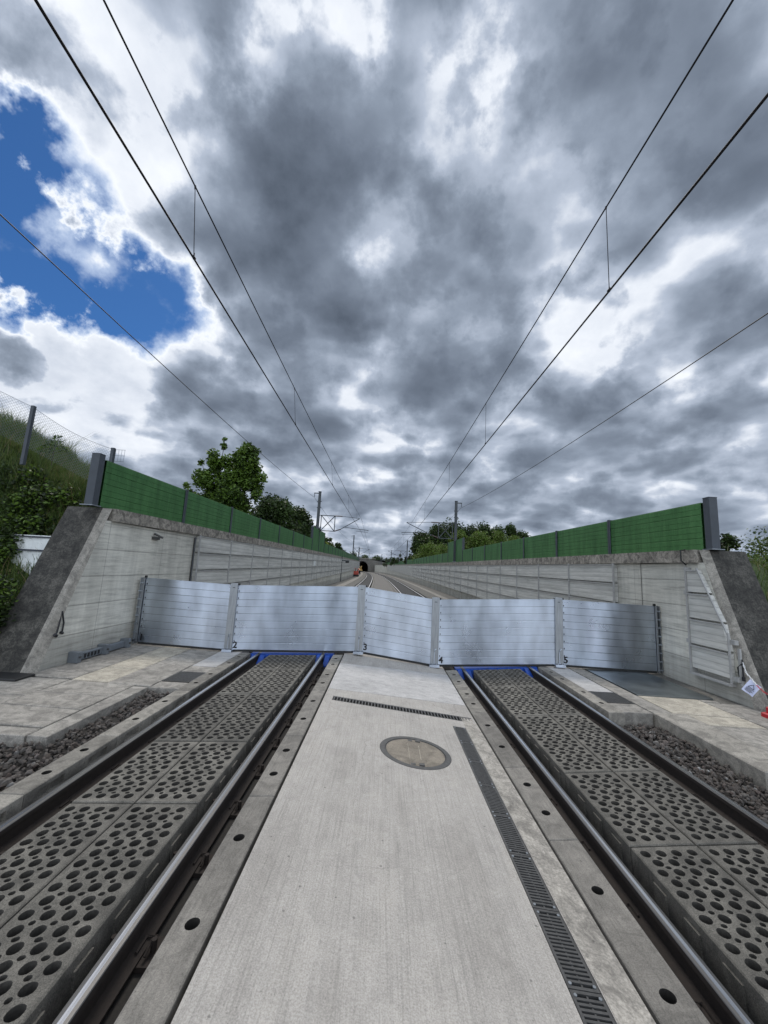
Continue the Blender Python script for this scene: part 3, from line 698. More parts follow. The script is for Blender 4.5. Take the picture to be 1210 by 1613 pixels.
# ------------------------------------------------------------------ green noise barriers
def noise_barrier(side):
    s = side; zt = ztopL if s < 0 else ztopR; xc = (-5.9-.22) if s < 0 else (6.6+.22)
    pitch = 3.55; y0 = 7.85 if s < 0 else 8.02
    e = empty('noise_barrier', (xc, y0, zt(y0)))
    def hgt(y): 
        return 1.02 if not (32.2 < y < 39.0) else 2.05
    for i in range(50):
        ya, yb = y0+i*pitch, y0+(i+1)*pitch
        if i == 0: ya += .12
        h = hgt((ya+yb)/2)
        b = MB(); n = 4 if h < 1.5 else 8; ph = h/n; sl_ = zt(yb)-zt(ya)
        prof = []
        for k_ in range(n):
            z0 = k_*ph
            prof += [(z0+.004, .050), (z0+.014, .060), (z0+ph*.48, .060), (z0+ph*.5, .053), (z0+ph*.52, .060), (z0+ph-.012, .060), (z0+ph-.002, .050)]
        for (za, da), (zb_, db) in zip(prof[:-1], prof[1:]):
            for sg in (1, -1):
                Xa = xc-sg*s*0+(-s)*da*sg; Xb = xc+(-s)*db*sg
                b.face([Wp(Xa, ya+.05, zt(ya)+za), Wp(Xa, yb-.05, zt(yb)+za), Wp(Xb, yb-.05, zt(yb)+zb_), Wp(Xb, ya+.05, zt(ya)+zb_)], 'green')
        b.hexa([Wp(xc-.055, ya+.05, zt(ya)+h-.004), Wp(xc+.055, ya+.05, zt(ya)+h-.004), Wp(xc+.055, yb-.05, zt(yb)+h-.004), Wp(xc-.055, yb-.05, zt(yb)+h-.004)],
               [Wp(xc-.055, ya+.05, zt(ya)+h+.006), Wp(xc+.055, ya+.05, zt(ya)+h+.006), Wp(xc+.055, yb-.05, zt(yb)+h+.006), Wp(xc-.055, yb-.05, zt(yb)+h+.006)], 'green')
        o = b.build('panel', e); fixn(o)
    for i in range(50):
        y = y0+i*pitch; h = max(hgt(y-1), hgt(y+1))+.03; x = Wp(xc, y, 0)[0]; b = MB(); z = zt(y)
        if i == 0:
            b.box(x-.085, x+.085, y-.08, y+.08, z, z+h+.05, 'post'); b.box(x-.13, x+.13, y-.13, y+.12, z, z+.02, 'galv')
            b.box(x-.09, x+.09, y-.085, y+.085, z+h+.05, z+h+.06, 'post')
        else:
            b.box(x-.09, x+.09, y-.006, y+.006, z, z+h, 'post'); b.box(x-.09, x-.075, y-.07, y+.07, z, z+h, 'post'); b.box(x+.075, x+.09, y-.07, y+.07, z, z+h, 'post')
            b.box(x-.13, x+.13, y-.12, y+.12, z, z+.02, 'galv')
        b.build('post', e)
    return e
tag(noise_barrier(-1), 'green ribbed noise barrier between grey posts along the left wall top', 'noise barrier')
tag(noise_barrier(1), 'green ribbed noise barrier between grey posts along the right wall top', 'noise barrier')

# ------------------------------------------------------------------ rails
def rail(x, label, y0=-4, y1=262):
    b = MB(); zt = zx(x)
    prof = [(-.075, -.172), (.075, -.172), (.075, -.160), (.012, -.142), (.008, -.05), (.036, -.038), (.036, -.006), (.032, -.0015), (.012, 0), (-.012, 0), (-.032, -.0015), (-.036, -.006), (-.036, -.038), (-.008, -.05), (-.012, -.142), (-.075, -.160)]
    mats = ['railside']*6+['railworn', 'railworn', 'railtop', 'railworn', 'railworn']+['railside']*5
    ys = ys_list(y0, y1)
    for a, c in zip(ys[:-1], ys[1:]):
        for i in range(len(prof)):
            p, q = prof[i], prof[(i+1) % len(prof)]
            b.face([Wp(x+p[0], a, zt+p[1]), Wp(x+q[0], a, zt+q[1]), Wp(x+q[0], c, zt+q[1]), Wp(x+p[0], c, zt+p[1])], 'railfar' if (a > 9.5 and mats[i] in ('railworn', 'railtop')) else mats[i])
    o = b.build('rail'); fixn(o); tag(o, label, 'rail', 'rails of the two tracks')
    for k_ in range(13):
        y = 0.55+k_*.65; c = MB()
        c.box(x-.14, x+.14, y-.09, y+.09, zt-.20, zt-.173, 'railside')
        for sg in (-1, 1):
            c.tube([(x+sg*.10, y-.06, zt-.15), (x+sg*.10, y+.0, zt-.12), (x+sg*.10, y+.06, zt-.15), (x+sg*.045, y+.05, zt-.145), (x+sg*.045, y-.05, zt-.145)], .009, 'railside', 5)
            c.tube([(x+sg*.115, y, zt-.175), (x+sg*.115, y, zt-.11)], .016, 'railside', 6)
        c.build('rail_clip', o)
RL = [(-2.80, 'outer rail of the left track, beside the gravel and the left walkway'), (-1.30, 'inner rail of the left track, beside the median slab'),
      (1.96, 'inner rail of the right track, beside the long slotted drain'), (3.49, 'outer rail of the right track, beside the gravel pocket')]
for x, l in RL:
    rail(x, l)
    b = MB(); b.box(x-.152, x+.152, -3.9, 9.3, -.27, zx(x)-.203, 'bed'); struct(b.build('rail_bed'))

# ------------------------------------------------------------------ perforated panels
ROWS = [(-1.65, .05), (.07, 1.81), (1.83, 3.55), (3.57, 4.72), (4.74, 6.42), (6.44, 7.94), (7.96, 9.22)]
def perf_mesh(w, ln, seed):
    rn = random.Random(seed); b = MB(); H = .24
    nr = max(8, round(ln/.100)); mg = .032; py = (ln-2*mg)/nr; px = (w-2*.022)/4
    holes = []
    for r in range(nr):
        for c in range(4):
            cx = -w/2+.022+px*(c+.5)+(px*.13 if r % 2 else -px*.13); cy = -ln/2+mg+py*(r+.5)
            holes.append(disc(cx, cy, (.0368*rn.uniform(.95, 1.05)), .0368*rn.uniform(.95, 1.05), 14, .035, rn))
            if c < 3 and r < nr-1:
                nx = (-px*.13 if r % 2 else px*.13); hx = -w/2+.022+px*(c+1); hy = cy+py*.5
                holes.append(disc(hx, hy, .0195*rn.uniform(.85, 1.15), .0165, 8, .06, rn))
    c = .008; outer = [(-w/2+c, -ln/2+c), (w/2-c, -ln/2+c), (w/2-c, ln/2-c), (-w/2+c, ln/2-c)]
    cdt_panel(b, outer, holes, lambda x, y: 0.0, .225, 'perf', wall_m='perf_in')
    o4 = [(-w/2, -ln/2), (w/2, -ln/2), (w/2, ln/2), (-w/2, ln/2)]
    for j in range(4):
        k_ = (j+1) % 4
        b.face([(*outer[j], 0), (*outer[k_], 0), (*o4[k_], -c), (*o4[j], -c)], 'perf')
        b.face([(*o4[j], -c), (*o4[k_], -c), (*o4[k_], -H), (*o4[j], -H)], 'perf')
    b.face([(x, y, -.224) for x, y in o4], 'bed')  # hole floors, dark with grime and painted shade
    # feet / ribs on the long sides
    for sg in (-1, 1):
        for i in range(int(ln/.3)):
            y = -ln/2+.12+i*.3; b.box(min(sg*w/2, sg*(w/2+.012)), max(sg*w/2, sg*(w/2+.012)), y, y+.13, -.22, -.06, 'perf')
    return b.build('perforated_cover', origin=(0, 0, 0))
protos = {}
for ti, (xa, xm, xb, tn_) in enumerate(((-2.53, -2.0, -1.46, 'left'), (2.15, 2.70, 3.22, 'right'))):
    for ri, (y0, y1) in enumerate(ROWS):
        rr = len(ROWS)-1-ri
        for ci, (x0, x1) in enumerate(((xa, xm-.006), (xm+.006, xb))):
            key = round(y1-y0, 2)
            vkey = (key, (ri+ci+ti) % 2)
            if vkey not in protos: o = perf_mesh(.53, y1-y0, hash(vkey) % 1000); protos[vkey] = o
            else: o = protos[vkey].copy(); COL.objects.link(o)
            w = x1-x0; xc = (x0+x1)/2; slope = (zx(xb)-zx(xa))/(xb-xa); zc = zx(xa)+slope*(xc-xa)
            o.location = (xc, (y0+y1)/2, zc); o.scale = (w/.53, 1, 1)
            o.rotation_euler = (random.uniform(-.003, .003), -math.atan(slope)+random.uniform(-.003, .003), 0)
            tag(o, f'perforated concrete panel in the {ORD[rr]} row from the barrier, {("left", "right")[ci]} column of the {tn_} track', 'track panel', 'perforated concrete panels between the rails')

# ------------------------------------------------------------------ hole-drilled beams along the rails
def pbeam(x0, x1, y0, y1, label, pocket=None, m='beam', rise=0.0):
    b = MB(); zf = lambda x, y: zx(x)+rise; c = .007; ym = (y0+y1)/2; xm = (x0+x1)/2; q = (y1-y0)*.30
    holes = [disc(xm, y, .040, .040, 16) for y in ((y0+q, y1-q) if y1-y0 > .5 else ())]
    outer = [(x0+c, y0+c), (x1-c, y0+c), (x1-c, y1-c), (x0+c, y1-c)]
    cdt_panel(b, outer, holes, zf, .16, m, wall_m='bed')  # drill hole walls take the dark grime and shade colour
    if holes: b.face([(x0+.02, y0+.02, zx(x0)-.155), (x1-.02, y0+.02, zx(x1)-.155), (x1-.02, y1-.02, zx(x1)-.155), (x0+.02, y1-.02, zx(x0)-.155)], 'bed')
    o4 = [(x0, y0), (x1, y0), (x1, y1), (x0, y1)]
    for j in range(4):
        k_ = (j+1) % 4; z = lambda p: zx(p[0])+rise
        b.face([(*outer[j], z(outer[j])), (*outer[k_], z(outer[k_])), (*o4[k_], z(o4[k_])-c), (*o4[j], z(o4[j])-c)], m)
        if pocket is not None and ((pocket > 0 and j == 1) or (pocket < 0 and j == 3)): continue
        b.face([(*o4[j], z(o4[j])-c), (*o4[k_], z(o4[k_])-c), (*o4[k_], -.27), (*o4[j], -.27)], m)
    if pocket is not None:          # side towards the rail with recessed pockets
        xs = x1 if pocket > 0 else x0; zt = zx(xs)+rise-c; zl, zh = zt-.115, zt-.035; yy = [y0]
        n = 2 if y1-y0 < 1.4 else 3; st = (y1-y0)/n; cuts = []
        for i in range(n): cuts += [(y0+i*st, y0+i*st+.25*st, 0), (y0+i*st+.25*st, y0+i*st+.75*st, 1), (y0+i*st+.75*st, y0+(i+1)*st, 0)]
        dx = -.03 if pocket > 0 else .03
        for a, c_, rec in cuts:
            if not rec: b.face([(xs, a, zt), (xs, c_, zt), (xs, c_, -.27), (xs, a, -.27)], m)
            else:
                b.face([(xs, a, zt), (xs, c_, zt), (xs, c_, zh), (xs, a, zh)], m); b.face([(xs, a, zl), (xs, c_, zl), (xs, c_, -.27), (xs, a, -.27)], m)
                b.face([(xs+dx, a, zh), (xs+dx, c_, zh), (xs+dx, c_, zl), (xs+dx, a, zl)], m)
                b.face([(xs, a, zh), (xs, c_, zh), (xs+dx, c_, zh), (xs+dx, a, zh)], m); b.face([(xs, a, zl), (xs, c_, zl), (xs+dx, c_, zl), (xs+dx, a, zl)], m)
                b.face([(xs, a, zh), (xs, a, zl), (xs+dx, a, zl), (xs+dx, a, zh)], m); b.face([(xs, c_, zh), (xs, c_, zl), (xs+dx, c_, zl), (xs+dx, c_, zh)], m)
    o = b.build('edge_beam'); fixn(o)
    return tag(o, label, 'concrete beam', 'hole-drilled concrete beams along the rails')
def beam_row(x0, x1, ys, txt, pocket=None, m='beam', rise=0.0):
    n = len(ys)-1
    for i, (a, c) in enumerate(zip(ys[:-1], ys[1:])):
        mm = 'kerb' if c > 7.9 else m
        pbeam(x0, x1, a+.004, c-.004, f'concrete edge beam with drill holes, {ORD[n-1-i]} from the barrier, {txt}', pocket, mm, rise)
JB = [-1.55, .18, 1.92, 3.66, 4.88, 6.62, 7.95, 9.25]
beam_row(-1.07, -.85, JB, 'between left track and median slab')
beam_row(-3.22, -2.99, [-1.6, .1, 1.88, 3.63, 4.80, 6.49, 7.9, 9.3], 'on the gravel side of the left track', 1, 'kerb', .02)
beam_row(1.525, 1.775, JB, 'between median slab and right track')
beam_row(3.66, 3.91, [6.47, 7.95, 9.3], 'outer side of the right track', None, 'kerb', .01)

# ------------------------------------------------------------------ drains, manhole, gratings
def bars(b, x0, x1, y0, y1, n, along, m, zf, t=.010, d=.02):
    """frame with n bars, a rectangular grating"""
    fr = .016
    Z = lambda x: zf(x)
    def bx(a0, a1, c0, c1):
        b.hexa([(a0, c0, Z(a0)-d), (a1, c0, Z(a1)-d), (a1, c1, Z(a1)-d), (a0, c1, Z(a0)-d)], [(a0, c0, Z(a0)), (a1, c0, Z(a1)), (a1, c1, Z(a1)), (a0, c1, Z(a0))], m)
    bx(x0, x0+fr, y0, y1); bx(x1-fr, x1, y0, y1); bx(x0+fr, x1-fr, y0, y0+fr); bx(x0+fr, x1-fr, y1-fr, y1)
    for i in range(n):
        f = (i+1)/(n+1)
        if along == 'y': c = y0+fr+(y1-y0-2*fr)*f; bx(x0+fr, x1-fr, c-t/2, c+t/2)
        else: c = x0+fr+(x1-x0-2*fr)*f; bx(c-t/2, c+t/2, y0+fr, y1-fr)
e = empty('slot_drain', (1.19, 2, -.2)); zg = lambda x: zx(x)-.002
for i in range(15):
    y1 = 5.925-i*.5
    if y1 < -1.4: break
    b = MB(); bars(b, 1.106, 1.279, y1-.497, y1-.003, 17, 'y', 'cast', zg, .013)
    b.hexa([(1.188, y1-.48, -.10), (1.198, y1-.48, -.10), (1.198, y1-.02, -.10), (1.188, y1-.02, -.10)], [(1.188, y1-.48, zg(1.19)-.004), (1.198, y1-.48, zg(1.19)-.005), (1.198, y1-.02, zg(1.19)-.005), (1.188, y1-.02, zg(1.19)-.004)], 'cast')
    for yy in (y1-.03, y1-.47): b.tube([(1.128, yy, zg(1.13)-.01), (1.128, yy, zg(1.13)+.003)], .009, 'galv', 8); b.tube([(1.26, yy, zg(1.26)-.01), (1.26, yy, zg(1.26)+.003)], .009, 'galv', 8)
    b.build('grate', e)
b = MB(); b.face([(1.10, -2, -.2), (1.285, -2, -.2), (1.285, 5.93, -.2), (1.10, 5.93, -.2)], 'bed'); b.build('channel', e)
tag(e, 'long dark slotted drain grating running along the right side of the median slab', 'drain')
e = empty('slot_drain', (.38, 6.28, -.1)); b = MB()
for i in range(44):
    x = -.675+i*.0485; yo = -.014*(i/44)
    b.hexa([(x, 6.215+yo, zx(x)-.03), (x+.017, 6.215+yo, zx(x)-.03), (x+.017, 6.385+yo, zx(x)-.03), (x, 6.385+yo, zx(x)-.03)], [(x, 6.215+yo, zx(x)-.002), (x+.017, 6.215+yo, zx(x+.017)-.002), (x+.017, 6.385+yo, zx(x+.017)-.002), (x, 6.385+yo, zx(x)-.002)], 'cast')
for yo in (0, .165):
    b.hexa([(-.685, 6.203+yo, .07), (1.455, 6.178+yo, -.14), (1.455, 6.193+yo, -.14), (-.685, 6.218+yo, .07)], [(-.685, 6.203+yo, zx(-.685)-.001), (1.455, 6.178+yo, zx(1.455)-.001), (1.455, 6.193+yo, zx(1.455)-.001), (-.685, 6.218+yo, zx(-.685)-.001)], 'cast')
b.build('grate', e); b = MB(); b.face([(-.69, 6.2, -.02), (1.46, 6.17, -.22), (1.46, 6.37, -.22), (-.69, 6.4, -.02)], 'bed'); b.build('channel', e)
tag(e, 'short slotted drain grating lying across the median slab behind the manhole', 'drain')
def ring(b, cx, cy, r0, r1, m, dz, ry=.94, n=48):
    for i in range(n):
        a, c = 2*math.pi*i/n, 2*math.pi*(i+1)/n
        P_ = lambda an, r, d: (cx+math.cos(an)*r, cy+math.sin(an)*r*ry, zx(cx+math.cos(an)*r)+d)
        b.face([P_(a, r0, dz), P_(a, r1, dz), P_(c, r1, dz), P_(c, r0, dz)], m)
        b.face([P_(a, r1, dz), P_(a, r1, dz-.03), P_(c, r1, dz-.03), P_(c, r1, dz)], m); b.face([P_(a, r0, dz), P_(a, r0, dz-.03), P_(c, r0, dz-.03), P_(c, r0, dz)], m)
e = empty('manhole_cover', (.48, 4.92, -.05)); b = MB(); ring(b, .48, 4.92, .362, .421, 'cast', .002); ring(b, .48, 4.92, .350, .358, 'cast', -.002); b.build('frame', e)
b = MB(); n = 48; k_ = []
for i in range(n):
    a, c = 2*math.pi*i/n, 2*math.pi*(i+1)/n; P_ = lambda an, r: (.48+math.cos(an)*r, 4.92+math.sin(an)*r*.94, zx(.48+math.cos(an)*r)-.003)
    b.face([(.48, 4.92, zx(.48)-.003), P_(a, .348), P_(c, .348)], 'lid')
b.build('lid', e)
for sy in (-1, 1):
    b = MB(); 
    for sx in (-1, 1): b.box(.48+sx*.05-.03, .48+sx*.05+.03, 4.92+sy*.295-.022, 4.92+sy*.295+.022, zx(.48)-.02, zx(.48)+.004, 'cast')
    b.build('lifting_pocket', e)
b = MB(); b.box(.40, .404, 4.72, 5.12, zx(.40)-.02, zx(.40)-.001, 'paver_light'); b.box(.53, .535, 4.75, 5.10, zx(.53)-.02, zx(.53)-.001, 'paver_light'); b.build('scratch_line', e)
tag(e, 'round manhole cover with brown concrete fill and dark iron frame in the median slab', 'manhole cover')
for (x0, x1, lab) in ((-3.735, -3.245, 'square dark grating in the walkway left of the left track'), (3.925, 4.415, 'square dark grating in the paving right of the right track')):
    e = empty('floor_grating', ((x0+x1)/2, 7.3, -.05)); zf2 = lambda x: zx(x)+.002
    b = MB(); bars(b, x0, x1, 7.0, 7.61, 18, 'y', 'cast', zf2, .010, .03); bars(b, x0, x1, 7.0, 7.61, 14, 'x', 'cast', lambda x: zx(x)-.001, .010, .028)
    b.build('grate', e); b = MB(); b.box(x0, x1, 7.0, 7.61, -.2, -.09, 'bed'); b.build('channel', e); tag(e, lab, 'grating')

# ------------------------------------------------------------------ ballast
def ballast(name, region, n, zb, label, seed):
    rs = np.random.RandomState(seed); ico = bmesh.new(); bmesh.ops.create_icosphere(ico, subdivisions=1, radius=1)
    v0 = np.array([v.co[:] for v in ico.verts]); f0 = np.array([[v.index for v in f.verts] for f in ico.faces]); ico.free()
    P0 = []
    while len(P0) < n:
        x, y = rs.uniform(region[0], region[1]), rs.uniform(region[2], region[3])
        if region[4](x, y): P0.append((x, y))
    P0 = np.array(P0); V = []; F = []; T = []
    for i, (x, y) in enumerate(P0):
        sc_ = rs.uniform(.012, .032)*np.array([1.3, 1, .75])*rs.uniform(.7, 1.25, 3)
        v = v0*(1+rs.uniform(-.28, .28, (len(v0), 1)))*sc_; q = np.array(Matrix.Rotation(rs.uniform(0, 6.28), 3, Vector(rs.normal(size=3)).normalized()))
        v = v@q.T+np.array([x, y, zb+rs.uniform(-.02, .03)+.015*math.sin(x*5+y*3)]); F.append(f0+len(V)*len(v0)); V.append(v); T.append(np.full(len(v0), rs.beta(1.6, 2.6)))
    V = np.concatenate(V); F = np.concatenate(F); me = bpy.data.meshes.new(name); me.from_pydata(V.tolist(), [], F.tolist())
    at = me.attributes.new('tint', 'FLOAT', 'POINT'); at.data.foreach_set('value', np.concatenate(T)); me.materials.append(M['stone'])
    o = bpy.data.objects.new(name, me); COL.objects.link(o); tag(o, label, 'gravel', kind='stuff'); return o
ballast('ballast', (-7.2, -3.24, .5, 6.6, lambda x, y: (y < 4.7 or x > -3.73)), 9000, -.085, 'coarse brown railway gravel between the left walkway and the track', 1)
ballast('ballast', (3.62, 7.0, 1.5, 6.45, lambda x, y: (y < 4.7 and (x < 5.0 or y < 3.2)) or x < 4.43), 6500, -.13, 'coarse railway gravel pocket beside the big kerb block', 2)
b = MB(); b.box(-9.5, -3.24, -3, 4.71, -.4, -.11, 'bed'); b.box(-3.74, -3.24, 4.71, 6.6, -.4, -.11, 'bed'); b.box(3.56, 4.43, -3, 6.5, -.4, -.165, 'bed'); b.box(4.43, 9, -3, 4.74, -.4, -.165, 'bed'); struct(b.build('gravel_bed'))

# ------------------------------------------------------------------ mobile aluminium barrier
PX = [-5.76, -3.56, -.505, 1.275, 4.19, 6.52]; PZ = [.085, .025, .135, -.065, .085, .05]; YBAR = 9.42; HB = 1.475
def text_mesh(b, body, size, x, y, z, m):
    cu = bpy.data.curves.new('t', 'FONT'); cu.body = body; cu.size = size; cu.extrude = .0015; cu.offset = .006; cu.resolution_u = 4
    ob = bpy.data.objects.new('t', cu); COL.objects.link(ob); bpy.context.view_layer.update(); dg = bpy.context.evaluated_depsgraph_get()
    me = bpy.data.meshes.new_from_object(ob.evaluated_get(dg)); k_ = b.mat_i(m); base = len(b.v)
    for v in me.vertices: b.v.append((x+v.co.x, y+v.co.z*-1, z+v.co.y))
    for p in me.polygons: b.f.append(tuple(base+i for i in p.vertices)); b.mi.append(k_)
    pass
    bpy.data.objects.remove(ob); bpy.data.meshes.remove(me); bpy.data.curves.remove(cu)
LB = ['aluminium plank barrier panel numbered 1, leftmost, beside the left wall', 'aluminium plank barrier panel numbered 2, across the left track', 'narrow sloping aluminium barrier panel numbered 3, across the median slab',
      'aluminium plank barrier panel numbered 4, across the right track', 'aluminium plank barrier panel numbered 5, rightmost, above the metal floor plate']
for i in range(5):
    hw = .085; xa = PX[i]+(hw if i else .06); xb = PX[i+1]-(hw if i < 4 else .06); za0, zb0 = PZ[i]+.035, PZ[i+1]+.035
    f = lambda x: za0+(zb0-za0)*(x-xa)/(xb-xa)
    e = empty('flood_barrier', ((xa+xb)/2, YBAR, (za0+zb0)/2))
    b = MB(); n = 9; ph = HB/n; T = .05; ncol = 12
    xs = [xa+(xb-xa)*j/ncol for j in range(ncol+1)]; rn = random.Random(i)
    for r in range(n):
        z0 = r*ph; prof = [(0.002, T/2-.010), (.0035, T/2-.0015), (.008, T/2), (ph*.5, T/2+.0004), (ph-.007, T/2+.0010), (ph-.003, T/2-.002), (ph-.002, T/2-.010)]
        wob = [0.0011*math.sin(3.1*x_+r*.35+i)+.0004*math.sin(9*x_+i*2+r) for x_ in xs]
        for (pa, da), (pb, db) in zip(prof[:-1], prof[1:]):
            for j in range(ncol):
                x0, x1 = xs[j], xs[j+1]
                b.face([(x0, YBAR-da-wob[j], f(x0)+z0+pa), (x1, YBAR-da-wob[j+1], f(x1)+z0+pa), (x1, YBAR-db-wob[j+1], f(x1)+z0+pb), (x0, YBAR-db-wob[j], f(x0)+z0+pb)], 'alu')
        b.face([(xa, YBAR+T/2, f(xa)+z0), (xa, YBAR+T/2, f(xa)+z0+ph), (xb, YBAR+T/2, f(xb)+z0+ph), (xb, YBAR+T/2, f(xb)+z0)], 'alu')
    # seams behind the plank joints
    b.hexa([(xa, YBAR-T/2+.006, f(xa)), (xb, YBAR-T/2+.006, f(xb)), (xb, YBAR+T/2-.002, f(xb)), (xa, YBAR+T/2-.002, f(xa))], [(xa, YBAR-T/2+.006, f(xa)+HB-.004), (xb, YBAR-T/2+.006, f(xb)+HB-.004), (xb, YBAR+T/2-.002, f(xb)+HB-.004), (xa, YBAR+T/2-.002, f(xa)+HB-.004)], 'seam')
    pl = b.build('plank_stack', e)
    b = MB(); b.hexa([(xa, YBAR-T/2-.002, f(xa)+HB-.002), (xb, YBAR-T/2-.002, f(xb)+HB-.002), (xb, YBAR+T/2+.002, f(xb)+HB-.002), (xa, YBAR+T/2+.002, f(xa)+HB-.002)], [(xa, YBAR-T/2-.002, f(xa)+HB+.014), (xb, YBAR-T/2-.002, f(xb)+HB+.014), (xb, YBAR+T/2+.002, f(xb)+HB+.014), (xa, YBAR+T/2+.002, f(xa)+HB+.014)], 'alu')
    b.build('top_rail', e)
    b = MB(); b.hexa([(xa, YBAR-.02, f(xa)-.045), (xb, YBAR-.02, f(xb)-.045), (xb, YBAR+.02, f(xb)-.045), (xa, YBAR+.02, f(xa)-.045)], [(xa, YBAR-.02, f(xa)-.001), (xb, YBAR-.02, f(xb)-.001), (xb, YBAR+.02, f(xb)-.001), (xa, YBAR+.02, f(xa)-.001)], 'black')
    b.build('bottom_seal', e)
    b = MB(); text_mesh(b, str(i+1), .20, xa+.02, YBAR-.034, f(xa)+.045, 'ink'); b.build('number', e)
    b = MB()
    for r in range(8):
        z = f(xa)+(r+1)*ph+.02; b.box(xa+.03, xa+.045, YBAR-.034, YBAR-.028, z, z+.035, 'ink')
    b.build('plank_mark', e)
    tag(e, LB[i], 'barrier panel', 'numbered aluminium flood barrier panels')
LP = ['slim aluminium end channel of the barrier against the left wall', 'aluminium barrier post between the panels numbered 1 and 2', 'aluminium barrier post between the panels numbered 2 and 3',
      'aluminium barrier post between the panels numbered 3 and 4', 'aluminium barrier post between the panels numbered 4 and 5', 'slim aluminium end channel of the barrier by the right wall']
for i in range(6):
    x, z = PX[i], PZ[i]; e = empty('barrier_post', (x, YBAR, z))
    if 0 < i < 5:
        b = MB(); b.box(x-.08, x+.08, YBAR-.055, YBAR-.045, z, z+HB+.09, 'alu_post'); b.box(x-.08, x+.08, YBAR+.045, YBAR+.055, z, z+HB+.09, 'alu_post'); b.box(x-.04, x+.04, YBAR-.045, YBAR+.045, z, z+HB+.085, 'alu_post')
        b.box(x-.088, x-.08, YBAR-.058, YBAR+.05, z, z+HB+.08, 'alu_post'); b.box(x+.08, x+.088, YBAR-.058, YBAR+.05, z, z+HB+.08, 'alu_post'); b.build('column', e)
        b = MB(); b.cbox(x-.115, x+.115, YBAR-.12, YBAR+.08, z-.01, z+.045, 'alu', .006)
        b.tube([(x+.05, YBAR-.09, z+.04), (x+.05, YBAR-.09, z+.07)], .012, 'alu', 6); b.tube([(x-.05, YBAR-.09, z+.04), (x-.05, YBAR-.09, z+.07)], .012, 'alu', 6); b.build('base_plate', e)
        b = MB(); b.tube([(x-.005, YBAR-.075, z+.05), (x-.005, YBAR-.07, z+.33), (x+.0, YBAR-.10, z+.37), (x+.03, YBAR-.11, z+.40)], .009, 'alu', 6); b.box(x-.03, x+.03, YBAR-.07, YBAR-.055, z+.06, z+.30, 'alu_post'); b.build('clamp_lever', e)
        b = MB(); b.box(x+.085, x+.12, YBAR-.05, YBAR+.02, z+HB+.045, z+HB+.09, 'black'); b.build('stop_block', e)
        b = MB(); b.box(x-.03, x+.03, YBAR-.057, YBAR-.0555, z+HB-.02, z+HB-.005, 'seam'); b.build('type_mark', e)
    else:
        sg = 1 if i == 0 else -1; b = MB(); xo = x-sg*.055
        b.box(min(xo, xo+sg*.012), max(xo, xo+sg*.012), YBAR-.06, YBAR+.06, z, z+HB+.05, 'alu_post'); b.box(x-.06, x+.06, YBAR+.045, YBAR+.055, z, z+HB+.05, 'alu_post')
        b.box(x+sg*.035-.012, x+sg*.035+.012, YBAR-.06, YBAR-.04, z, z+HB+.05, 'alu_post'); b.box(x-.045, x+.02, YBAR-.02, YBAR-.01, z, z+HB+.03, 'alu_post')
        b.build('column', e)
        for r in range(8):
            b = MB(); zz_ = z+.06+r*.19; b.box(x-sg*.02-.04, x-sg*.02+.04, YBAR-.075, YBAR-.035, zz_, zz_+.03, 'alu'); b.build('clip', e)
        b = MB(); b.box(x+sg*.05-.02, x+sg*.05+.02, YBAR-.05, YBAR, z+HB+.04, z+HB+.10, 'black'); b.build('stop_block', e)
    tag(e, LP[i], 'barrier post', 'posts of the aluminium barrier')
for x0, x1, lab in ((-3.0, -1.07, 'bright blue sealing beam under barrier panel 2, across the left track trough'), (1.78, 3.65, 'bright blue sealing beam under barrier panel 4, across the right track trough')):
    b = MB(); zt_ = lambda x: zx(x)-.004
    b.hexa([(x0, 9.31, -.27), (x1, 9.31, -.27), (x1, 9.56, -.27), (x0, 9.56, -.27)], [(x0, 9.31, zt_(x0)), (x1, 9.31, zt_(x1)), (x1, 9.56, zt_(x1)), (x0, 9.56, zt_(x0))], 'blue')
    for xr in ([-2.8, -1.3] if x0 < 0 else [1.96, 3.49]):
        for sg in (-1, 1):
            xa, xb = xr+sg*.04, xr+sg*.15; xa, xb = min(xa, xb), max(xa, xb)
            b.hexa([(xa, 8.98, -.27), (xb, 8.98, -.27), (xb, 9.31, -.27), (xa, 9.31, -.27)], [(xa, 8.98, zx(xr)-.17), (xb, 8.98, zx(xr)-.17), (xb, 9.31, zx(xr)-.02), (xa, 9.31, zx(xr)-.02)], 'blue')
    tag(b.build('sealing_beam'), lab, 'sealing beam')

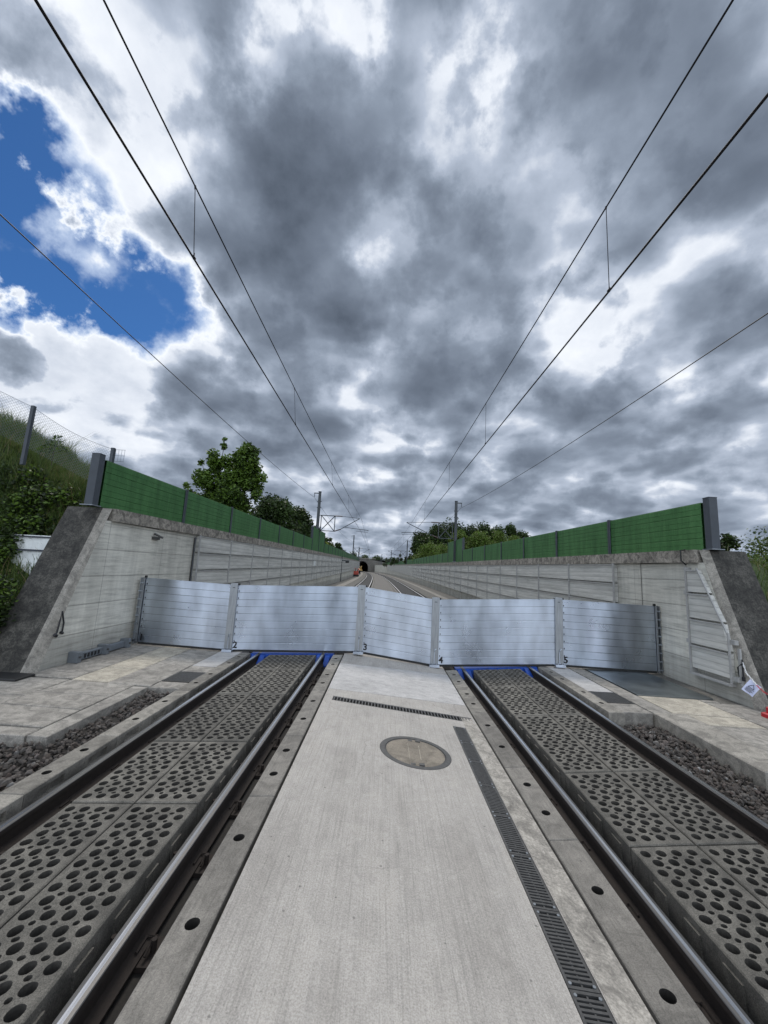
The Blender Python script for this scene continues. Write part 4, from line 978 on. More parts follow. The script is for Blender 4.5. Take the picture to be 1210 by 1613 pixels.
# ------------------------------------------------------------------ overhead line masts and wires
def mast(side, y, xb, zb, zt_, label, tipx, zcant, zcon, xcon, full=True):
    s = side; e = empty('overhead_mast', (xb, y, zb)); b = MB()
    for sg in (-1, 1):
        b.hexa([(xb-.13, y+sg*.12-.012, zb), (xb+.13, y+sg*.12-.012, zb), (xb+.13, y+sg*.12+.012, zb), (xb-.13, y+sg*.12+.012, zb)], [(xb-.11, y+sg*.10-.012, zt_), (xb+.11, y+sg*.10-.012, zt_), (xb+.11, y+sg*.10+.012, zt_), (xb-.11, y+sg*.10+.012, zt_)], 'mast')
    b.hexa([(xb-.10, y-.108, zb), (xb+.10, y-.108, zb), (xb+.10, y+.108, zb), (xb-.10, y+.108, zb)], [(xb-.08, y-.085, zt_), (xb+.08, y-.085, zt_), (xb+.08, y+.085, zt_), (xb-.08, y+.085, zt_)], 'mast')
    b.box(xb-.2, xb+.2, y-.2, y+.2, zb-.0, zb+.06, 'galv'); b.build('pole', e)
    b = MB(); b.beam((xb, y, zt_-.12), (xb+s*.55, y, zt_-.12), .08, .08, 'mast'); b.beam((xb+s*.5, y, zt_-.12), (xb+s*.5, y, zt_-.5), .03, .05, 'mast')
    b.box(xb-.13, xb+.13, y-.13, y+.13, zt_, zt_+.06, 'mast')
    for zz_ in (.9, 1.5): b.beam((xb-.2, y, zt_-zz_), (xb+.22, y, zt_-zz_), .06, .06, 'mast')
    b.build('feeder_bracket', e)
    t = -s; zu, zl = zcant+.0, zcant-1.45; xo = xb+t*.15; xe = xb+t*1.6
    b = MB()
    for p, q in (((xo, zu), (xe, zu)), ((xo, zl), (xe, zl)), ((xe, zu+.02), (xe, zl-.02)), ((xo+t*.15, zu), (xe, zl)), ((xo+t*.15, zl), (xe, zu)), ((xo+t*.15, zu), (xo+t*.15, zl))):
        b.beam((p[0], y, p[1]), (q[0], y, q[1]), .06, .07, 'mast')
    b.build('bracket_frame', e)
    b = MB(); b.tube([(xe, y, zu), (xe+t*.7, y, zu)], .05, 'insul', 8); b.build('insulator', e)
    b = MB(); b.tube([(xe, y, zl), (xe+t*.6, y, zl+.22)], .05, 'insul', 8); b.build('insulator', e)
    b = MB(); b.tube([(xe+t*.7, y, zu), (tipx, y, zcant-.12)], .022, 'mast'); b.tube([(xe+t*.55, y, zl+.2), (tipx, y, zcant-.14)], .036, 'mast')
    b.tube([(xe+t*1.0, y, zl+.42), (xcon+t*.25, y, zcon+.22)], .028, 'mast'); b.tube([(xcon+t*.2, y, zcon+.24), (xcon+t*.2, y, zcon+.02), (xcon-t*.9, y, zcon+.10)], .016, 'mast'); b.build('cantilever_tube', e)
    tag(e, label, 'mast', 'overhead line masts standing on the wall tops'); return e
YM = [36, 93, 155, 215]
lbl = ['nearest', 'second', 'third', 'farthest']
for i, y in enumerate(YM):
    zb = ztopL(y)+.02; mast(-1, y, -6.32+.05-cv(y), zb, zb+5.65 if i == 0 else zb+5.8, f'{lbl[i]} dark steel overhead line mast on the left wall top', -2.35-cv(y), 6.85, 5.42, -1.7-cv(y))
    zb = ztopR(y)+.02; mast(1, y, 6.6+.02-cv(y)+.1, zb, zb+5.7, f'{lbl[i]} dark steel overhead line mast on the right wall top', 2.1-cv(y), 6.72, 5.40, 1.9-cv(y))
def wiresys(xc, zc, drops, zmfun, label, s):
    e = empty('overhead_line', (xc, 30, zc)); b = MB()
    def X_(y): 
        if y <= 36: return xc
        return xc-cv(y)+cv(36)*max(0, 1-(y-36)/57)
    ys = [-24, -12, 0, 6, 12, 18, 24, 30, 36, 50, 64, 78, 93, 110, 125, 140, 155, 175, 195, 215, 240, 261]
    b.tube([(X_(y), y, zc) for y in ys], .0115, 'wire', 6); b.build('contact_wire', e)
    b = MB(); yy = list(np.arange(-21, 262, 3.0)); b.tube([(X_(y)+zmfun(y)[1], y, zmfun(y)[0]) for y in yy], .0095, 'wire', 6); b.build('messenger_wire', e)
    for y in drops:
        b = MB(); zm, dx = zmfun(y); a = Vector((X_(y), y, zc)); c = Vector((X_(y)+dx, y, zm)); b.tube([a, c], .0045, 'wire', 5)
        b.tube([a+Vector((0, -.02, .012)), a+Vector((0, .02, .012))], .018, 'wire', 6); b.tube([a+Vector((0, 0, -.01)), a+Vector((0, 0, .07))], .010, 'wire', 6, .004); b.tube([c+Vector((0, 0, .01)), c+Vector((0, 0, -.04))], .012, 'wire', 6, .004); b.build('dropper', e)
    return tag(e, label, 'overhead wire')
def span(y, low, high, ctr=4.0, half=32.0):
    for m0 in (-21+0, 36, 93, 155, 215, 270): pass
    sup = [-21, 36, 93, 155, 215, 275]
    for a, c in zip(sup[:-1], sup[1:]):
        if a <= y <= c:
            t = (y-a)/(c-a)*2-1; return low+(high-low)*t*t
    return high
wiresys(-2.3, 5.42, [3.83, 8.8, 15.5, 23, 30, 47, 58, 70, 82, 104, 118, 132, 145], lambda y: (span(y, 6.34, 6.75), -.10), 'left contact and catenary wires with droppers above the left track', -1)
wiresys(2.38, 5.34, [3.93, 9.3, 14.8, 24, 31, 47, 58, 70, 82, 104, 118, 132, 145], lambda y: (span(y, 6.42, 6.62), 0.0), 'right contact and catenary wires with droppers above the right track', 1)
for s, x, lab in ((-1, -6.8, 'thin feeder wire sagging to the left masts, leftmost in the sky'), (1, 7.2, 'thin feeder wire sagging to the right masts, rightmost in the sky')):
    b = MB(); pts = []
    for y in np.arange(-21, 216, 3.0):
        hi = (ztopL(36) if s < 0 else ztopR(36))+5.15
        lo = 7.70 if s < 0 else 7.40
        pts.append((x-cv(y)*1.0, y, span(y, lo, hi)))
    b.tube(pts, .0115, 'wire', 6); tag(b.build('feeder_wire'), lab, 'wire')

# ------------------------------------------------------------------ tunnel portal
def portal():
    yc = 262; c0 = -cv(262); e = empty('tunnel_portal', (c0, yc, -.2)); b = MB(); n = 18
    cx = c0-1.9; R_ = 4.0; zc = 2.6
    arch = [(cx+math.cos(a)*R_, zc+math.sin(a)*R_*1.1) for a in [math.pi*i/n for i in range(n+1)]]
    arch = [(cx+R_, -.2)]+arch+[(cx-R_, -.2)]
    top = 8.6
    for (xa, za), (xb, zb) in zip(arch[:-1], arch[1:]):
        ta = top; 
        b.face([(xa, yc, za), (xb, yc, zb), (xb, yc, top), (xa, yc, top)], 'portal')
        b.face([(xa, yc, za), (xb, yc, zb), (xb, yc+60, zb), (xa, yc+60, za)], 'bed')
    b.face([(cx+R_, yc, -.2), (cx+R_, yc, top), (cx+18, yc, 6.2), (cx+18, yc, -.2)], 'portal'); b.face([(cx-R_, yc, -.2), (cx-R_, yc, top), (cx-14, yc, 7), (cx-14, yc, -.2)], 'portal')
    b.face([(cx-R_, yc+60, -.2), (cx+R_, yc+60, -.2), (cx+R_, yc+60, 8), (cx-R_, yc+60, 8)], 'bed')
    b.build('portal_wall', e); b = MB()
    b.box(cx-7, cx+9, yc-.4, yc+.4, top, top+.4, 'coping'); b.build('parapet', e)
    tag(e, 'distant dark tunnel mouth in a concrete portal at the end of the cutting', 'tunnel')
portal()

# ------------------------------------------------------------------ track machines far off
def excavator(x, y):
    e = empty('mini_excavator', (x, y, 0)); g = 0.03
    for sg in (-1, 1):
        b = MB(); xa = x+sg*.62
        pr = [(-.95, .22), (-.8, .05), (.8, .05), (.95, .22), (.8, .42), (-.8, .42)]
        for (p, q) in zip(pr, pr[1:]+pr[:1]): b.face([(xa-.17, y+p[0], g+p[1]), (xa-.17, y+q[0], g+q[1]), (xa+.17, y+q[0], g+q[1]), (xa+.17, y+p[0], g+p[1])], 'black')
        for dx in (-.17, .17): b.face([(xa+dx, y+p[0], g+p[1]) for p in pr], 'black')
        b.build('crawler_track', e)
    b = MB(); b.box(x-.5, x+.5, y-.4, y+.4, g+.35, g+.5, 'black'); b.box(x-.95, x+.95, y-1.35, y-1.28, g+.1, g+.42, 'black'); b.beam((x, y-1.3, g+.25), (x, y-.4, g+.35), .3, .1, 'black'); b.build('dozer_blade', e)
    b = MB(); b.cbox(x-.75, x+.75, y-.5, y+.95, g+.5, g+1.05, 'orange', .08); b.cbox(x-.7, x+.72, y+.25, y+.95, g+1.05, g+1.35, 'orange', .1); b.build('body', e)
    b = MB()
    for px, py in ((-.68, -.35), (.0, -.35), (-.68, .4), (.0, .4)): b.beam((x+px, y+py, g+1.05), (x+px, y+py, g+1.95), .07, .07, 'black')
    b.cbox(x-.78, x+.1, y-.5, y+.55, g+1.93, g+2.05, 'orange', .03); b.build('canopy', e)
    b = MB(); b.beam((x+.35, y-.4, g+.9), (x+.75, y-1.0, g+2.0), .16, .2, 'orange'); b.beam((x+.75, y-1.0, g+2.0), (x+1.15, y-1.9, g+1.5), .13, .16, 'orange'); b.beam((x+1.15, y-1.9, g+1.5), (x+1.1, y-2.0, g+.8), .35, .3, 'black'); b.build('boom', e)
    tag(e, 'small red tracked excavator parked on the left side path before the tunnel', 'excavator')
excavator(-6.95+.0, 95)
def wagon(x, y):
    e = empty('rail_vehicle', (x, y, 0)); b = MB(); b.cbox(x-1.3, x+1.3, y-2, y+2, .75, 1.25, 'yellow', .05); b.cbox(x-1.2, x+.2, y-1.6, y+1.4, 1.25, 3.1, 'yellow', .12); b.build('body', e)
    b = MB(); b.box(x-1.05, x+.05, y-1.63, y-1.60, 2.0, 2.8, 'glass'); b.build('windscreen', e)
    for yy in (-1.3, 1.3):
        b = MB(); b.tube([(x-.85, y+yy, .5), (x+.85, y+yy, .5)], .42, 'black', 14); b.build('wheelset', e)
    b = MB(); b.beam((x+.6, y, 1.25), (x+.9, y-1, 3.3), .25, .25, 'yellow'); b.build('crane_arm', e)
    tag(e, 'pale yellow works vehicle standing just outside the tunnel mouth', 'works vehicle')
wagon(-4.6-cv(225), 225)
# signal cabinets and hanging signs on the left wall
b = MB(); y = 33; xx = -5.9-cv(y)+.2; b.box(xx-.05, xx+.05, y-.55, y-.1, 2.05, 2.5, 'white'); b.box(xx-.05, xx+.05, y+.05, y+.45, 2.1, 2.5, 'absorber'); b.box(xx-.14, xx-.05, y-.5, y+.4, 2.5, 2.56, 'cast')
tag(b.build('wall_box'), 'pair of small pale boxes mounted high on the left wall cladding', 'wall box')
b = MB(); y = 57; xx = -5.75-cv(y); b.box(xx-.05, xx+.05, y-.07, y+.07, .05, 3.7, 'mast'); b.box(xx-.05, xx+1.1, y-.05, y+.05, 3.0, 3.15, 'mast'); b.box(xx+.55, xx+1.05, y-.06, y+.06, 2.75, 3.0, 'black')
tag(b.build('signal_post'), 'dark post with a short arm against the left wall before the excavator', 'signal post')

# ------------------------------------------------------------------ small things by the wall ends
def bracket_beam():
    e = empty('dam_beam_bracket', (-5.8, 8.6, .05)); b = MB(); b.cbox(-5.87, -5.77, 7.62, 9.22, .07, .20, 'galv', .01); b.build('beam', e)
    for y in (7.6, 8.35, 9.05):
        b = MB(); b.cbox(-5.89, -5.70, y, y+.10, .05, .25, 'galv', .01); b.tube([(-5.70, y+.05, .15), (-5.68, y+.05, .15)], .02, 'cast', 8); b.build('bracket', e)
    b = MB()
    for k_ in range(5): b.box(-5.768, -5.762, 7.85+k_*.09, 7.9+k_*.09, .09, .17, 'ink')
    b.build('marking', e); tag(e, 'long grey steel beam lying in brackets at the foot of the left wall', 'steel beam')
bracket_beam()
def loop(xf, y, z, label, s):
    b = MB(); x = xf-s*.03
    if s < 0: b.tube([(x, y+.07, z-.22), (x, y+.075, z-.05), (x, y+.0, z+.16), (x, y-.02, z-.0), (x, y-.04, z-.20), (x, y-.07, z-.26)], .014, 'ink', 6); b.tube([(x, y-.09, z-.24), (x, y-.04, z-.27)], .03, 'ink', 6); b.tube([(x, y+.04, z-.22), (x, y+.09, z-.24)], .026, 'ink', 6)
    else: b.tube([(x, y+.08, z-.22), (x, y+.10, z-.06), (x, y+.0, z+.03), (x, y, z+.1)], .012, 'ink', 6); b.tube([(x, y, z+.03), (x, y-.0, z-.25)], .013, 'ink', 6); b.tube([(x, y, z-.2), (x, y, z-.27)], .025, 'ink', 6)
    tag(b.build('cable_loop'), label, 'cable')
loop(-5.9, 7.27, .87, 'black cable ends hanging as a loop on the left wall near its sloping end', -1)
loop(6.6, 7.30, .72, 'black cable ends hanging on the right wall above the paper notice', 1)
# chain and notice
b = MB(); pc = [Vector((6.56, 7.28, .78)), Vector((6.50, 7.16, .62)), Vector((6.46, 7.02, .55)), Vector((6.40, 6.85, .47)), Vector((6.36, 6.70, .42)), Vector((6.3, 6.4, .42)), Vector((6.25, 6.1, .46))]
for i, (p, q) in enumerate(zip(pc[:-1], pc[1:])):
    n = 4
    for k_ in range(n):
        a = p.lerp(q, k_/n); c = p.lerp(q, (k_+1.15)/n); m = 'chain_white' if (i*n+k_) < 11 or (i*n+k_) > 16 else 'red'
        d = (c-a); sdv = d.cross(Vector((0, 0, 1))).normalized()*.009 if k_ % 2 else Vector((0, 0, .009))
        b.tube([a, a+d*.2+sdv, a+d*.8+sdv, c, a+d*.8-sdv, a+d*.2-sdv, a], .0045, m, 5)
tag(b.build('barrier_chain'), 'thin white and red plastic chain hooked to the right wall end', 'chain')
e = empty('paper_notice', (6.42, 7.05, .2))
# sheet hangs by its corner, turned to face the track
def sheet(ctr, ax, ay, nrm, hw, hh, cr=.0):
    b = MB(); ctr, ax, ay, nrm = map(Vector, (ctr, ax, ay, nrm)); n = 6
    P_ = lambda i, j, d: ctr+ax*hw*(2*i/n-1)+ay*hh*(2*j/n-1)+nrm*(d+.012*math.sin(i*1.1+j*.5))
    for i in range(n):
        for j in range(n):
            b.face([P_(i, j, 0), P_(i+1, j, 0), P_(i+1, j+1, 0), P_(i, j+1, 0)], 'paper'); b.face([P_(i, j, .003), P_(i, j+1, .003), P_(i+1, j+1, .003), P_(i+1, j, .003)], 'paper')
    return b
nrm = Vector((-.86, -.5, .08)).normalized(); hx = Vector((-.5, .86, 0)).normalized(); hx = -hx; vy = nrm.cross(hx).normalized()
if vy.z < 0: vy = -vy
th = rad(-33); ax = hx*math.cos(th)+vy*math.sin(th); ay = -hx*math.sin(th)+vy*math.cos(th); ctr = Vector((6.42, 7.0, .41))
sheet(ctr, ax, ay, nrm, .085, .115).build('sheet', e, smooth=True)
b = MB(); tri = [(-.042, -.0), (.042, 0), (0, .07)]; f2 = lambda u, v: ctr+ax*u+ay*(v-.0)+nrm*.018
for p, q in zip(tri, tri[1:]+tri[:1]): b.tube([f2(*p), f2(*q)], .0045, 'seam', 4)
for k_ in range(4): b.beam(f2(-.055, -.02-k_*.018), f2(.055-.02*(k_ % 2), -.02-k_*.018), .004, .006, 'seam')
b.build('print', e); tag(e, 'white paper notice with a warning triangle hanging askew on the chain', 'notice')
b = MB(); b.cbox(6.36, 6.64, 6.50, 6.80, .02, .10, 'red', .02); b.cbox(6.41, 6.59, 6.56, 6.76, .10, .20, 'red', .02); b.tube([(6.50, 6.66, .2), (6.50, 6.66, .42)], .025, 'red', 10)
tag(b.build('chain_stand'), 'red plastic chain stand foot at the right edge of the walkway', 'stand foot')
b = MB(); b.hexa([(-7.75, 8.02, 1.45), (-6.80, 7.98, 1.45), (-6.80, 8.02, 1.45), (-7.75, 8.06, 1.45)], [(-7.75, 8.02, 2.43), (-6.80, 7.98, 2.43), (-6.80, 8.02, 2.43), (-7.75, 8.06, 2.43)], 'white')
b.box(-7.75, -6.80, 7.965, 7.979, 2.10, 2.135, 'seam'); b.box(-7.75, -6.80, 7.965, 7.979, 2.38, 2.41, 'seam')
tag(b.build('site_board'), 'white weathered board leaning behind the sloping left wall end', 'board')
b = MB(); b.cbox(-6.9, -5.75, 6.42, 6.78, .045, .075, 'black', .01); tag(b.build('dark_foot_strip'), 'flat black strip at the foot of the left wall end', 'mat')  # plain dark strip along the foot of the wall end

# ------------------------------------------------------------------ chain-link fence on the embankment
def fence():
    P = [Vector((-6.42, 8.62, 3.55)), Vector((-8.0, 8.15, 4.35)), Vector((-9.9, 7.55, 5.2)), Vector((-12.5, 6.9, 5.9))]; Hh = [.98, .92, .95, .95]
    e = empty('chain_link_fence', P[0])
    for i, p in enumerate(P):
        b = MB(); h = Hh[i]; b.box(p.x-.035, p.x+.035, p.y-.035, p.y+.035, p.z-.4, p.z+h+.03, 'post'); b.build('post', e)
    for i, (p, q) in enumerate(zip(P[:-1], P[1:])):
        b = MB(); d = q-p; L_ = d.length; h0 = .86; n = int(L_/.07)
        def pt(s_, v_):
            sag = -.10*math.sin(math.pi*s_) if i == 0 else -.03*math.sin(math.pi*s_)
            return p+d*s_+Vector((0, 0, v_*(Hh[i]*(1-s_)+Hh[i+1]*s_)+sag*v_+.0))
        rows = 13
        for k_ in range(-rows, n+rows):
            for dr in (1, -1):
                pts = []
                for r in range(rows+1):
                    s_ = (k_+dr*r)/n
                    if 0 <= s_ <= 1: pts.append(pt(s_, r/rows))
                if len(pts) > 1: b.tube(pts, .0022, 'galv', 3, cap=False)
        b.tube([pt(k_/10, 1.0) for k_ in range(11)], .004, 'galv', 4); b.build('wire_mesh', e)
    b = MB(); p = P[0]
    for k_ in range(4): b.tube([(p.x+.05+.07*k_, p.y+.02, p.z+.70), (p.x+.05+.07*k_, p.y+.02, p.z+.98)], .004, 'galv', 4)
    for z in (.98, .84, .70): b.tube([(p.x+.0, p.y+.02, p.z+z), (p.x+.27, p.y+.02, p.z+z)], .004, 'galv', 4)
    b.build('wire_end', e); tag(e, 'sagging chain-link fence on grey posts climbing the grassy left embankment', 'fence')
fence()

# ------------------------------------------------------------------ vegetation
def leafmesh(name, parent, centres, radii, n, size, mats, seed, shell=.55, flat=1.0, narrow=.6, origin=None):
    rs = np.random.RandomState(seed); C_ = np.array(centres); R_ = np.array(radii)
    w = (R_[:, 0]*R_[:, 1]*R_[:, 2])**(2/3); w = w/w.sum(); idx = rs.choice(len(C_), n, p=w)
    d = rs.normal(size=(n, 3)); d /= np.linalg.norm(d, axis=1)[:, None]; rr = (shell+(1-shell)*rs.rand(n))**1.0; rr *= 1+.22*np.sin(d[:, 0]*7+idx)*np.cos(d[:, 2]*6+idx*2)
    Pp = C_[idx]+d*R_[idx]*rr[:, None]
    a = rs.normal(size=(n, 3)); a[:, 2] *= .6; a /= np.linalg.norm(a, axis=1)[:, None]; c = np.cross(a, rs.normal(size=(n, 3))); c /= np.linalg.norm(c, axis=1)[:, None]
    s_ = size*rs.uniform(.6, 1.35, n)[:, None]; A = a*s_; B = c*s_*narrow
    V = np.stack([Pp-A, Pp-B*.9+A*.1, Pp+A, Pp+B*.9+A*.1], 1).reshape(-1, 3); F = np.arange(n*4).reshape(n, 4)
    if origin is None: origin = parent.location
    V = V-np.array(origin)
    me = bpy.data.meshes.new(name); me.from_pydata(V.tolist(), [], F.tolist())
    for m in mats: me.materials.append(M[m])
    me.polygons.foreach_set('material_index', ((idx*7+rs.randint(0, 2, n)) % len(mats)).astype(int).tolist()); me.update()
    o = bpy.data.objects.new(name, me); COL.objects.link(o)
    if parent: o.parent = parent
    else: o.location = origin
    return o
def tree(name, x, y, z, h, w, n, size, mats, label, group, seed, bare=False, cat='tree', lowf=.25, nb=14):
    rn = random.Random(seed); e = empty(name, (x, y, z)); cs, rs_ = [], []
    for i in range(nb):
        t = rn.random(); zz_ = z+h*(lowf+(1-lowf)*.9*t); sp = w*.5*math.sin(math.pi*min(1, .25+.75*t*.95))**.6*(1.05-.45*t); an = rn.uniform(0, 6.28); q = rn.uniform(.2, 1)
        cs.append((x+math.cos(an)*sp*q, y+math.sin(an)*sp*q, zz_)); r = w*rn.uniform(.13, .24); rs_.append((r, r, r*rn.uniform(.75, 1.3)))
    leafmesh('crown', e, cs, rs_, n, size, mats, seed, shell=.35)
    b = MB(); tp = (x+w*.03, y, z+h*.6); b.tube([(x, y, z-.3), (x+w*.01, y, z+h*.3), tp], h*.022+.04, 'bark', 8, h*.008+.01)
    for i, c in enumerate(cs):
        t0 = rn.uniform(.2, .55); b.tube([(x+w*.01, y, z+h*t0), ((x+c[0])/2, (y+c[1])/2, (z+h*t0+c[2])/2+.1*h*.2), c], .012*h*.5+.01, 'bark', 5, .008)
    b.build('trunk', e); return tag(e, label, cat, group)
# left: large tree behind the barrier
e = empty('broadleaf_tree', (-10.9, 24, 3.2)); cs = []; rs_ = []; rn = random.Random(5)
core = [(-9.3, 24, 8.7, .95), (-9.1, 24.2, 7.6, .9), (-9.9, 24, 9.1, .75), (-9.1, 24, 6.6, .8), (-10.9, 24, 6.2, 1.5), (-10.3, 24.3, 7.6, 1.3), (-11.6, 24, 7.2, 1.2), (-10.0, 23.6, 6.4, 1.2), (-11.2, 23.7, 8.5, .9), (-9.9, 24, 8.3, .95), (-9.5, 24, 7.3, .8), (-12.1, 24, 6.1, .9), (-10.6, 23.5, 5.1, 1.3), (-9.6, 24, 5.3, 1.0), (-11.9, 23.9, 5.0, .9), (-12.7, 24, 5.6, .5), (-12.6, 24, 7.6, .28), (-12.55, 24, 8.3, .22), (-11.2, 24, 9.5, .25), (-11.2, 24, 9.9, .15), (-13.3, 24, 6.7, .22), (-13.0, 24, 6.2, .3)]
core = [(a+.45, b_, c_, d_) for a, b_, c_, d_ in core]
for c in core:
    for k_ in range(5 if c[3] > .6 else 1):
        r = c[3]*(rn.uniform(.35, .55) if c[3] > .6 else 1); d = Vector((rn.gauss(0, 1), rn.gauss(0, 1), rn.gauss(0, 1))).normalized()*(c[3]*.6 if c[3] > .6 else 0)
        cs.append((c[0]+d.x, c[1]+d.y, c[2]+d.z)); rs_.append((r, r, r*1.1))
leafmesh('crown', e, cs, rs_, 27000, .105, ['leaf', 'leaf_dark', 'leaf'], 4, shell=.3)
b = MB(); b.tube([(-10.9, 24, 2.9), (-10.9, 24, 5), (-10.8, 24, 7)], .16, 'bark', 8, .05)
for c in core: b.tube([(-10.9, 24, 4.2), ((-10.9+c[0])/2, 24, (4.8+c[2])/2), (c[0], c[1], c[2]+.2)], .045, 'bark', 5, .012)
b.build('trunk', e); tag(e, 'tall leafy tree with spiky shoots right behind the left green barrier', 'tree')
tree('rounded_tree', -13.1, 44, 3.4, 6.2, 6.6, 14000, .16, ['leaf_dark', 'leaf_deep', 'leaf_dark'], 'rounded dark tree behind the left green barrier, left of the mast', 'trees behind the left barrier', 21, nb=30)
tree('rounded_tree', -11.4, 50, 3.4, 5.6, 5.2, 9000, .16, ['leaf_dark', 'leaf_deep'], 'dark tree sloping down towards the nearest left mast', 'trees behind the left barrier', 22, nb=26)
tree('rounded_tree', -10.4, 56, 3.4, 4.6, 3.2, 2500, .14, ['leaf_dark'], 'small dark tree just left of the nearest left mast', 'trees behind the left barrier', 23)
# drooping pale shrub
e = empty('drooping_shrub', (-9.0, 55, 3.6)); b = MB(); rs2 = random.Random(9)
for i in range(46):
    an = rs2.uniform(0, 6.28); L_ = rs2.uniform(1.2, 2.5); pts = [Vector((-9.0, 55, 4.5))+Vector((math.cos(an)*t*L_, math.sin(an)*t*L_*.6, 1.5*t-1.9*t*t+.8)) for t in (0, .25, .5, .75, 1)]
    for p, q in zip(pts[:-1], pts[1:]): b.beam(p, q, .16, .02, 'leaf_gold')
b.build('crown', e); b = MB(); b.tube([(-9.0, 55, 3.4), (-9, 55, 5.3)], .1, 'bark'); b.build('trunk', e); tag(e, 'pale yellow-green drooping shrub right of the nearest left mast', 'shrub')
for i, (x, y, h, w) in enumerate(((-11.5, 78, 4.2, 4), (-10.8, 88, 3.6, 3.5), (-14, 120, 4, 6), (-19, 170, 5, 8))):
    tree('rounded_tree', x, y, 3.6, h, w, 2200, .2, ['leaf_dark', 'leaf_deep'], ['dark tree between the first two left masts', 'dark tree just before the second left mast', 'low dark tree beyond the second left mast', 'far dark tree beside the tunnel on the left'][i], 'trees behind the left barrier', 30+i, nb=8)
# right: dark grove and pale bushes
gr = [(9.0, 95, 7.4, 8), (12.4, 92, 9.4, 10), (16.2, 94, 10.4, 11), (20.5, 96, 10.8, 11), (24.5, 97, 10.6, 11), (28.0, 96, 10.8, 9), (31.3, 96, 11.2, 7), (34.5, 96, 11.2, 6)]
gl = ['dark tree at the left end of the right-hand grove', 'second dark tree from the left in the right-hand grove', 'third tree from the left in the grove, right of the nearest right mast', 'tallest dense tree in the middle of the right-hand grove', 'dark tree right of the grove middle', 'loose tree near the right end of the grove', 'thin airy tree second from the right end of the grove', 'thin airy tree at the right end of the grove']
for i, (x, y, h, w) in enumerate(gr):
    n = 13000 if i < 5 else (7000 if i == 5 else 3400)
    tree('grove_tree', x, y, 3.4, h, w, n, .24, ['leaf_dark', 'leaf_deep', 'leaf_dark'] if i < 5 else ['leaf_dark'], gl[i], 'trees of the grove on the right', 50+i, nb=30 if i < 6 else 12, lowf=.12 if i < 5 else .4)
bs = [(15.0, 62, 5.6, 6.5), (18.6, 63, 6.0, 6.5), (22.3, 66, 5.6, 5.5), (9.0, 78, 4.2, 7.5), (12.0, 80, 4.0, 6), (12.0, 62, 6.0, 4.5)]
bl = ['pale olive bush behind the right barrier, in front of the grove', 'second pale olive bush right of the nearest right mast', 'rightmost pale olive bush in front of the grove', 'low rounded green bush left of the nearest right mast', 'low green bush directly behind the nearest right mast', 'narrow olive bush close behind the tall barrier bay']
for i, (x, y, h, w) in enumerate(bs): tree('olive_bush', x, y, 3.1, h, w, 9000, .14, ['leaf_olive', 'leaf'], bl[i], 'pale bushes in front of the grove', 70+i, cat='bush', lowf=.05, nb=24)
for i, (x, y, h, w) in enumerate(((4.6, 118, 3.4, 3), (3.4, 135, 3.0, 3), (1.0, 175, 4, 4))): tree('small_conifer', x, y, 3.6, h, w, 900, .18, ['leaf_deep', 'leaf_dark'], ['small dark tree beside the second right mast', 'small dark tree beyond the second right mast', 'small dark tree near the third right mast'][i], 'small trees far along the right barrier', 80+i, nb=6, lowf=.05)
for i, (x, y, h, w) in enumerate(((-25, 300, 6, 16), (-16, 320, 5, 14), (-6, 330, 5, 16), (6, 310, 5, 16))): tree('distant_tree', x, y, 7.0 if i < 3 else 5, h, w, 1500, .5, ['leaf_dark'], ['far tree above the tunnel, leftmost', 'far tree right above the tunnel mouth', 'far tree right of the tunnel mouth', 'far tree on the skyline between the tunnel and the right masts'][i], 'trees above the tunnel', 90+i, nb=7, lowf=.02)
tree('rounded_tree', 12.35, 14.0, 1.5, 2.75, 1.5, 4000, .06, ['leaf_dark', 'leaf_deep'], 'dark round tree peeping over the right end of the wall', 'bushes beyond the right wall end', 101, nb=12)
tree('olive_bush', 12.9, 12.9, 1.1, 2.35, 3.6, 15000, .05, ['leaf_olive', 'leaf_dark', 'leaf'], 'sunlit olive bush beyond the right wall end, at the frame edge', 'bushes beyond the right wall end', 102, nb=14, cat='bush', lowf=.02)
tree('olive_bush', 11.6, 11.4, 1.0, 1.5, 2.4, 4500, .05, ['leaf_dark', 'leaf_deep'], 'dark low bush under the olive bush right of the wall end', 'bushes beyond the right wall end', 103, nb=12, cat='bush', lowf=.02)
# left foreground shrub
e = empty('foreground_shrub', (-7.9, 7.0, .0)); rn = random.Random(12); cs = []; rs_ = []
for i in range(120):
    y = rn.uniform(6.75, 8.9); x = -rn.uniform(6.95, 9.3)
    zs_ = -.5+3.5*max(0, min(1, (y-7.15)/1.6)); z = zs_+rn.uniform(.1, .9)
    if x > -7.5: z = zs_+rn.uniform(.0, .35)
    if x > -7.75 and 7.3 < y < 8.25 and z > 1.0: x -= .75
    r = rn.uniform(.2, .38); cs.append((x, y-.2, max(z, .25))); rs_.append((r, r*.8, r))
for i in range(26):
    y = 6.55+i*.052; zz_ = 3.1*(y-6.76)/1.3
    if 1.35 < zz_ < 2.75: continue
    cs.append((-6.93+rn.uniform(-.12, .05), y-.12, max(.3, zz_+rn.uniform(.0, .22)))); r = rn.uniform(.12, .22)+(.12 if zz_ < 1.3 else 0); rs_.append((r, r, r))
leafmesh('foliage', e, cs, rs_, 38000, .042, ['leaf_deep', 'leaf_dark', 'leaf_deep', 'leaf'], 8, shell=.3)
b = MB()
for i in range(26):
    c = cs[i]; b.tube([(c[0]+.1, 7.2, c[2]*.4), (c[0], c[1]+.2, c[2]*.8), c], .014, 'bark', 5, .005)
b.build('stem', e); tag(e, 'dense dark green shrub covering the slope left of the left wall end', 'shrub')
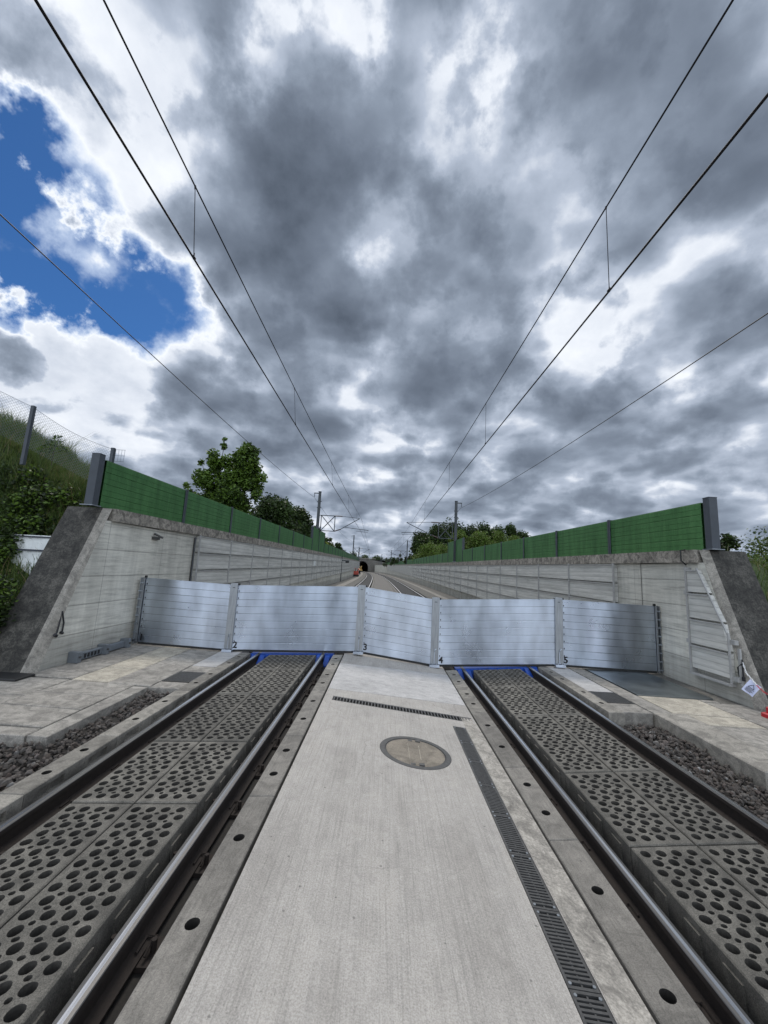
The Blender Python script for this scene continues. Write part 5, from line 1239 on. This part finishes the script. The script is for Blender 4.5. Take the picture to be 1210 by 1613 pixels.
e = empty('seedling', (-7.55, 8.35, 4.2)); cs = [(-7.6, 8.3, 4.45), (-7.5, 8.35, 4.62), (-7.7, 8.3, 4.35), (-7.35, 8.35, 4.4)]; leafmesh('foliage', e, cs, [(.13, .12, .1)]*4, 160, .035, ['leaf_dark', 'leaf'], 3); b = MB(); b.tube([(-7.55, 8.35, 4.0), (-7.55, 8.35, 4.6)], .008, 'bark', 4); b.build('stem', e); tag(e, 'small leafy sapling in front of the chain-link fence', 'sapling')
# grass
def grass(name, label, n, gen, seed, hmin=.12, hmax=.34):
    rs = np.random.RandomState(seed); V = []; F = []; Mi = []
    for i in range(n):
        x, y, z = gen(rs); h = rs.uniform(hmin, hmax)*(1.0 if rs.rand() > .12 else 1.7)*(.75+.5*math.sin(x*3.1+y*1.7)**2); a = rs.uniform(0, 6.28); w = .007; dx, dy = math.cos(a)*w, math.sin(a)*w; lx, ly = rs.normal(0, .35)*h, rs.normal(0, .35)*h; k_ = len(V)
        V += [(x-dx, y-dy, z-.03), (x+dx, y+dy, z-.03), (x+dx*.7+lx*.4, y+dy*.7+ly*.4, z+h*.6), (x-dx*.7+lx*.4, y-dy*.7+ly*.4, z+h*.6), (x+lx, y+ly, z+h)]; F += [(k_, k_+1, k_+2, k_+3), (k_+3, k_+2, k_+4)]; mm = int(rs.choice(4, p=[.55, .25, .08, .12])); Mi += [mm, mm]
    me = bpy.data.meshes.new(name); me.from_pydata(V, [], F); [me.materials.append(M[q_]) for q_ in ('grass', 'leaf_olive', 'straw', 'leaf_dark')]; me.polygons.foreach_set('material_index', Mi); o = bpy.data.objects.new(name, me); COL.objects.link(o); return tag(o, label, 'grass', kind='stuff')
from mathutils.bvhtree import BVHTree
def bvh(o):
    me = o.data; return BVHTree.FromPolygons([tuple(Vector(v.co)+o.location) for v in me.vertices], [tuple(p.vertices) for p in me.polygons])
BL = bvh(TL); BR = bvh(TR)
def gen_from(B, x0, x1, y0, y1):
    def g(rs):
        while True:
            x, y = rs.uniform(x0, x1), rs.uniform(y0, y1); h = B.ray_cast(Vector((x, y, 40)), Vector((0, 0, -1)))
            if h[0] is not None and h[0].z > -.3: return x, y, h[0].z
    return g
grass('grass', 'tall green grass on the left embankment below the chain-link fence', 60000, gen_from(BL, -12.0, -6.85, 6.9, 12.0), 1)
grass('grass', 'long grass on the far side of the left embankment crest', 26000, gen_from(BL, -14.0, -7.0, 10.5, 16), 5, .2, .5)
grass('grass', 'rough grass on the bank beyond the right wall end', 12000, gen_from(BR, 7.6, 14, 6.6, 10.5), 2, .1, .25)
print('objects', len(S.objects))
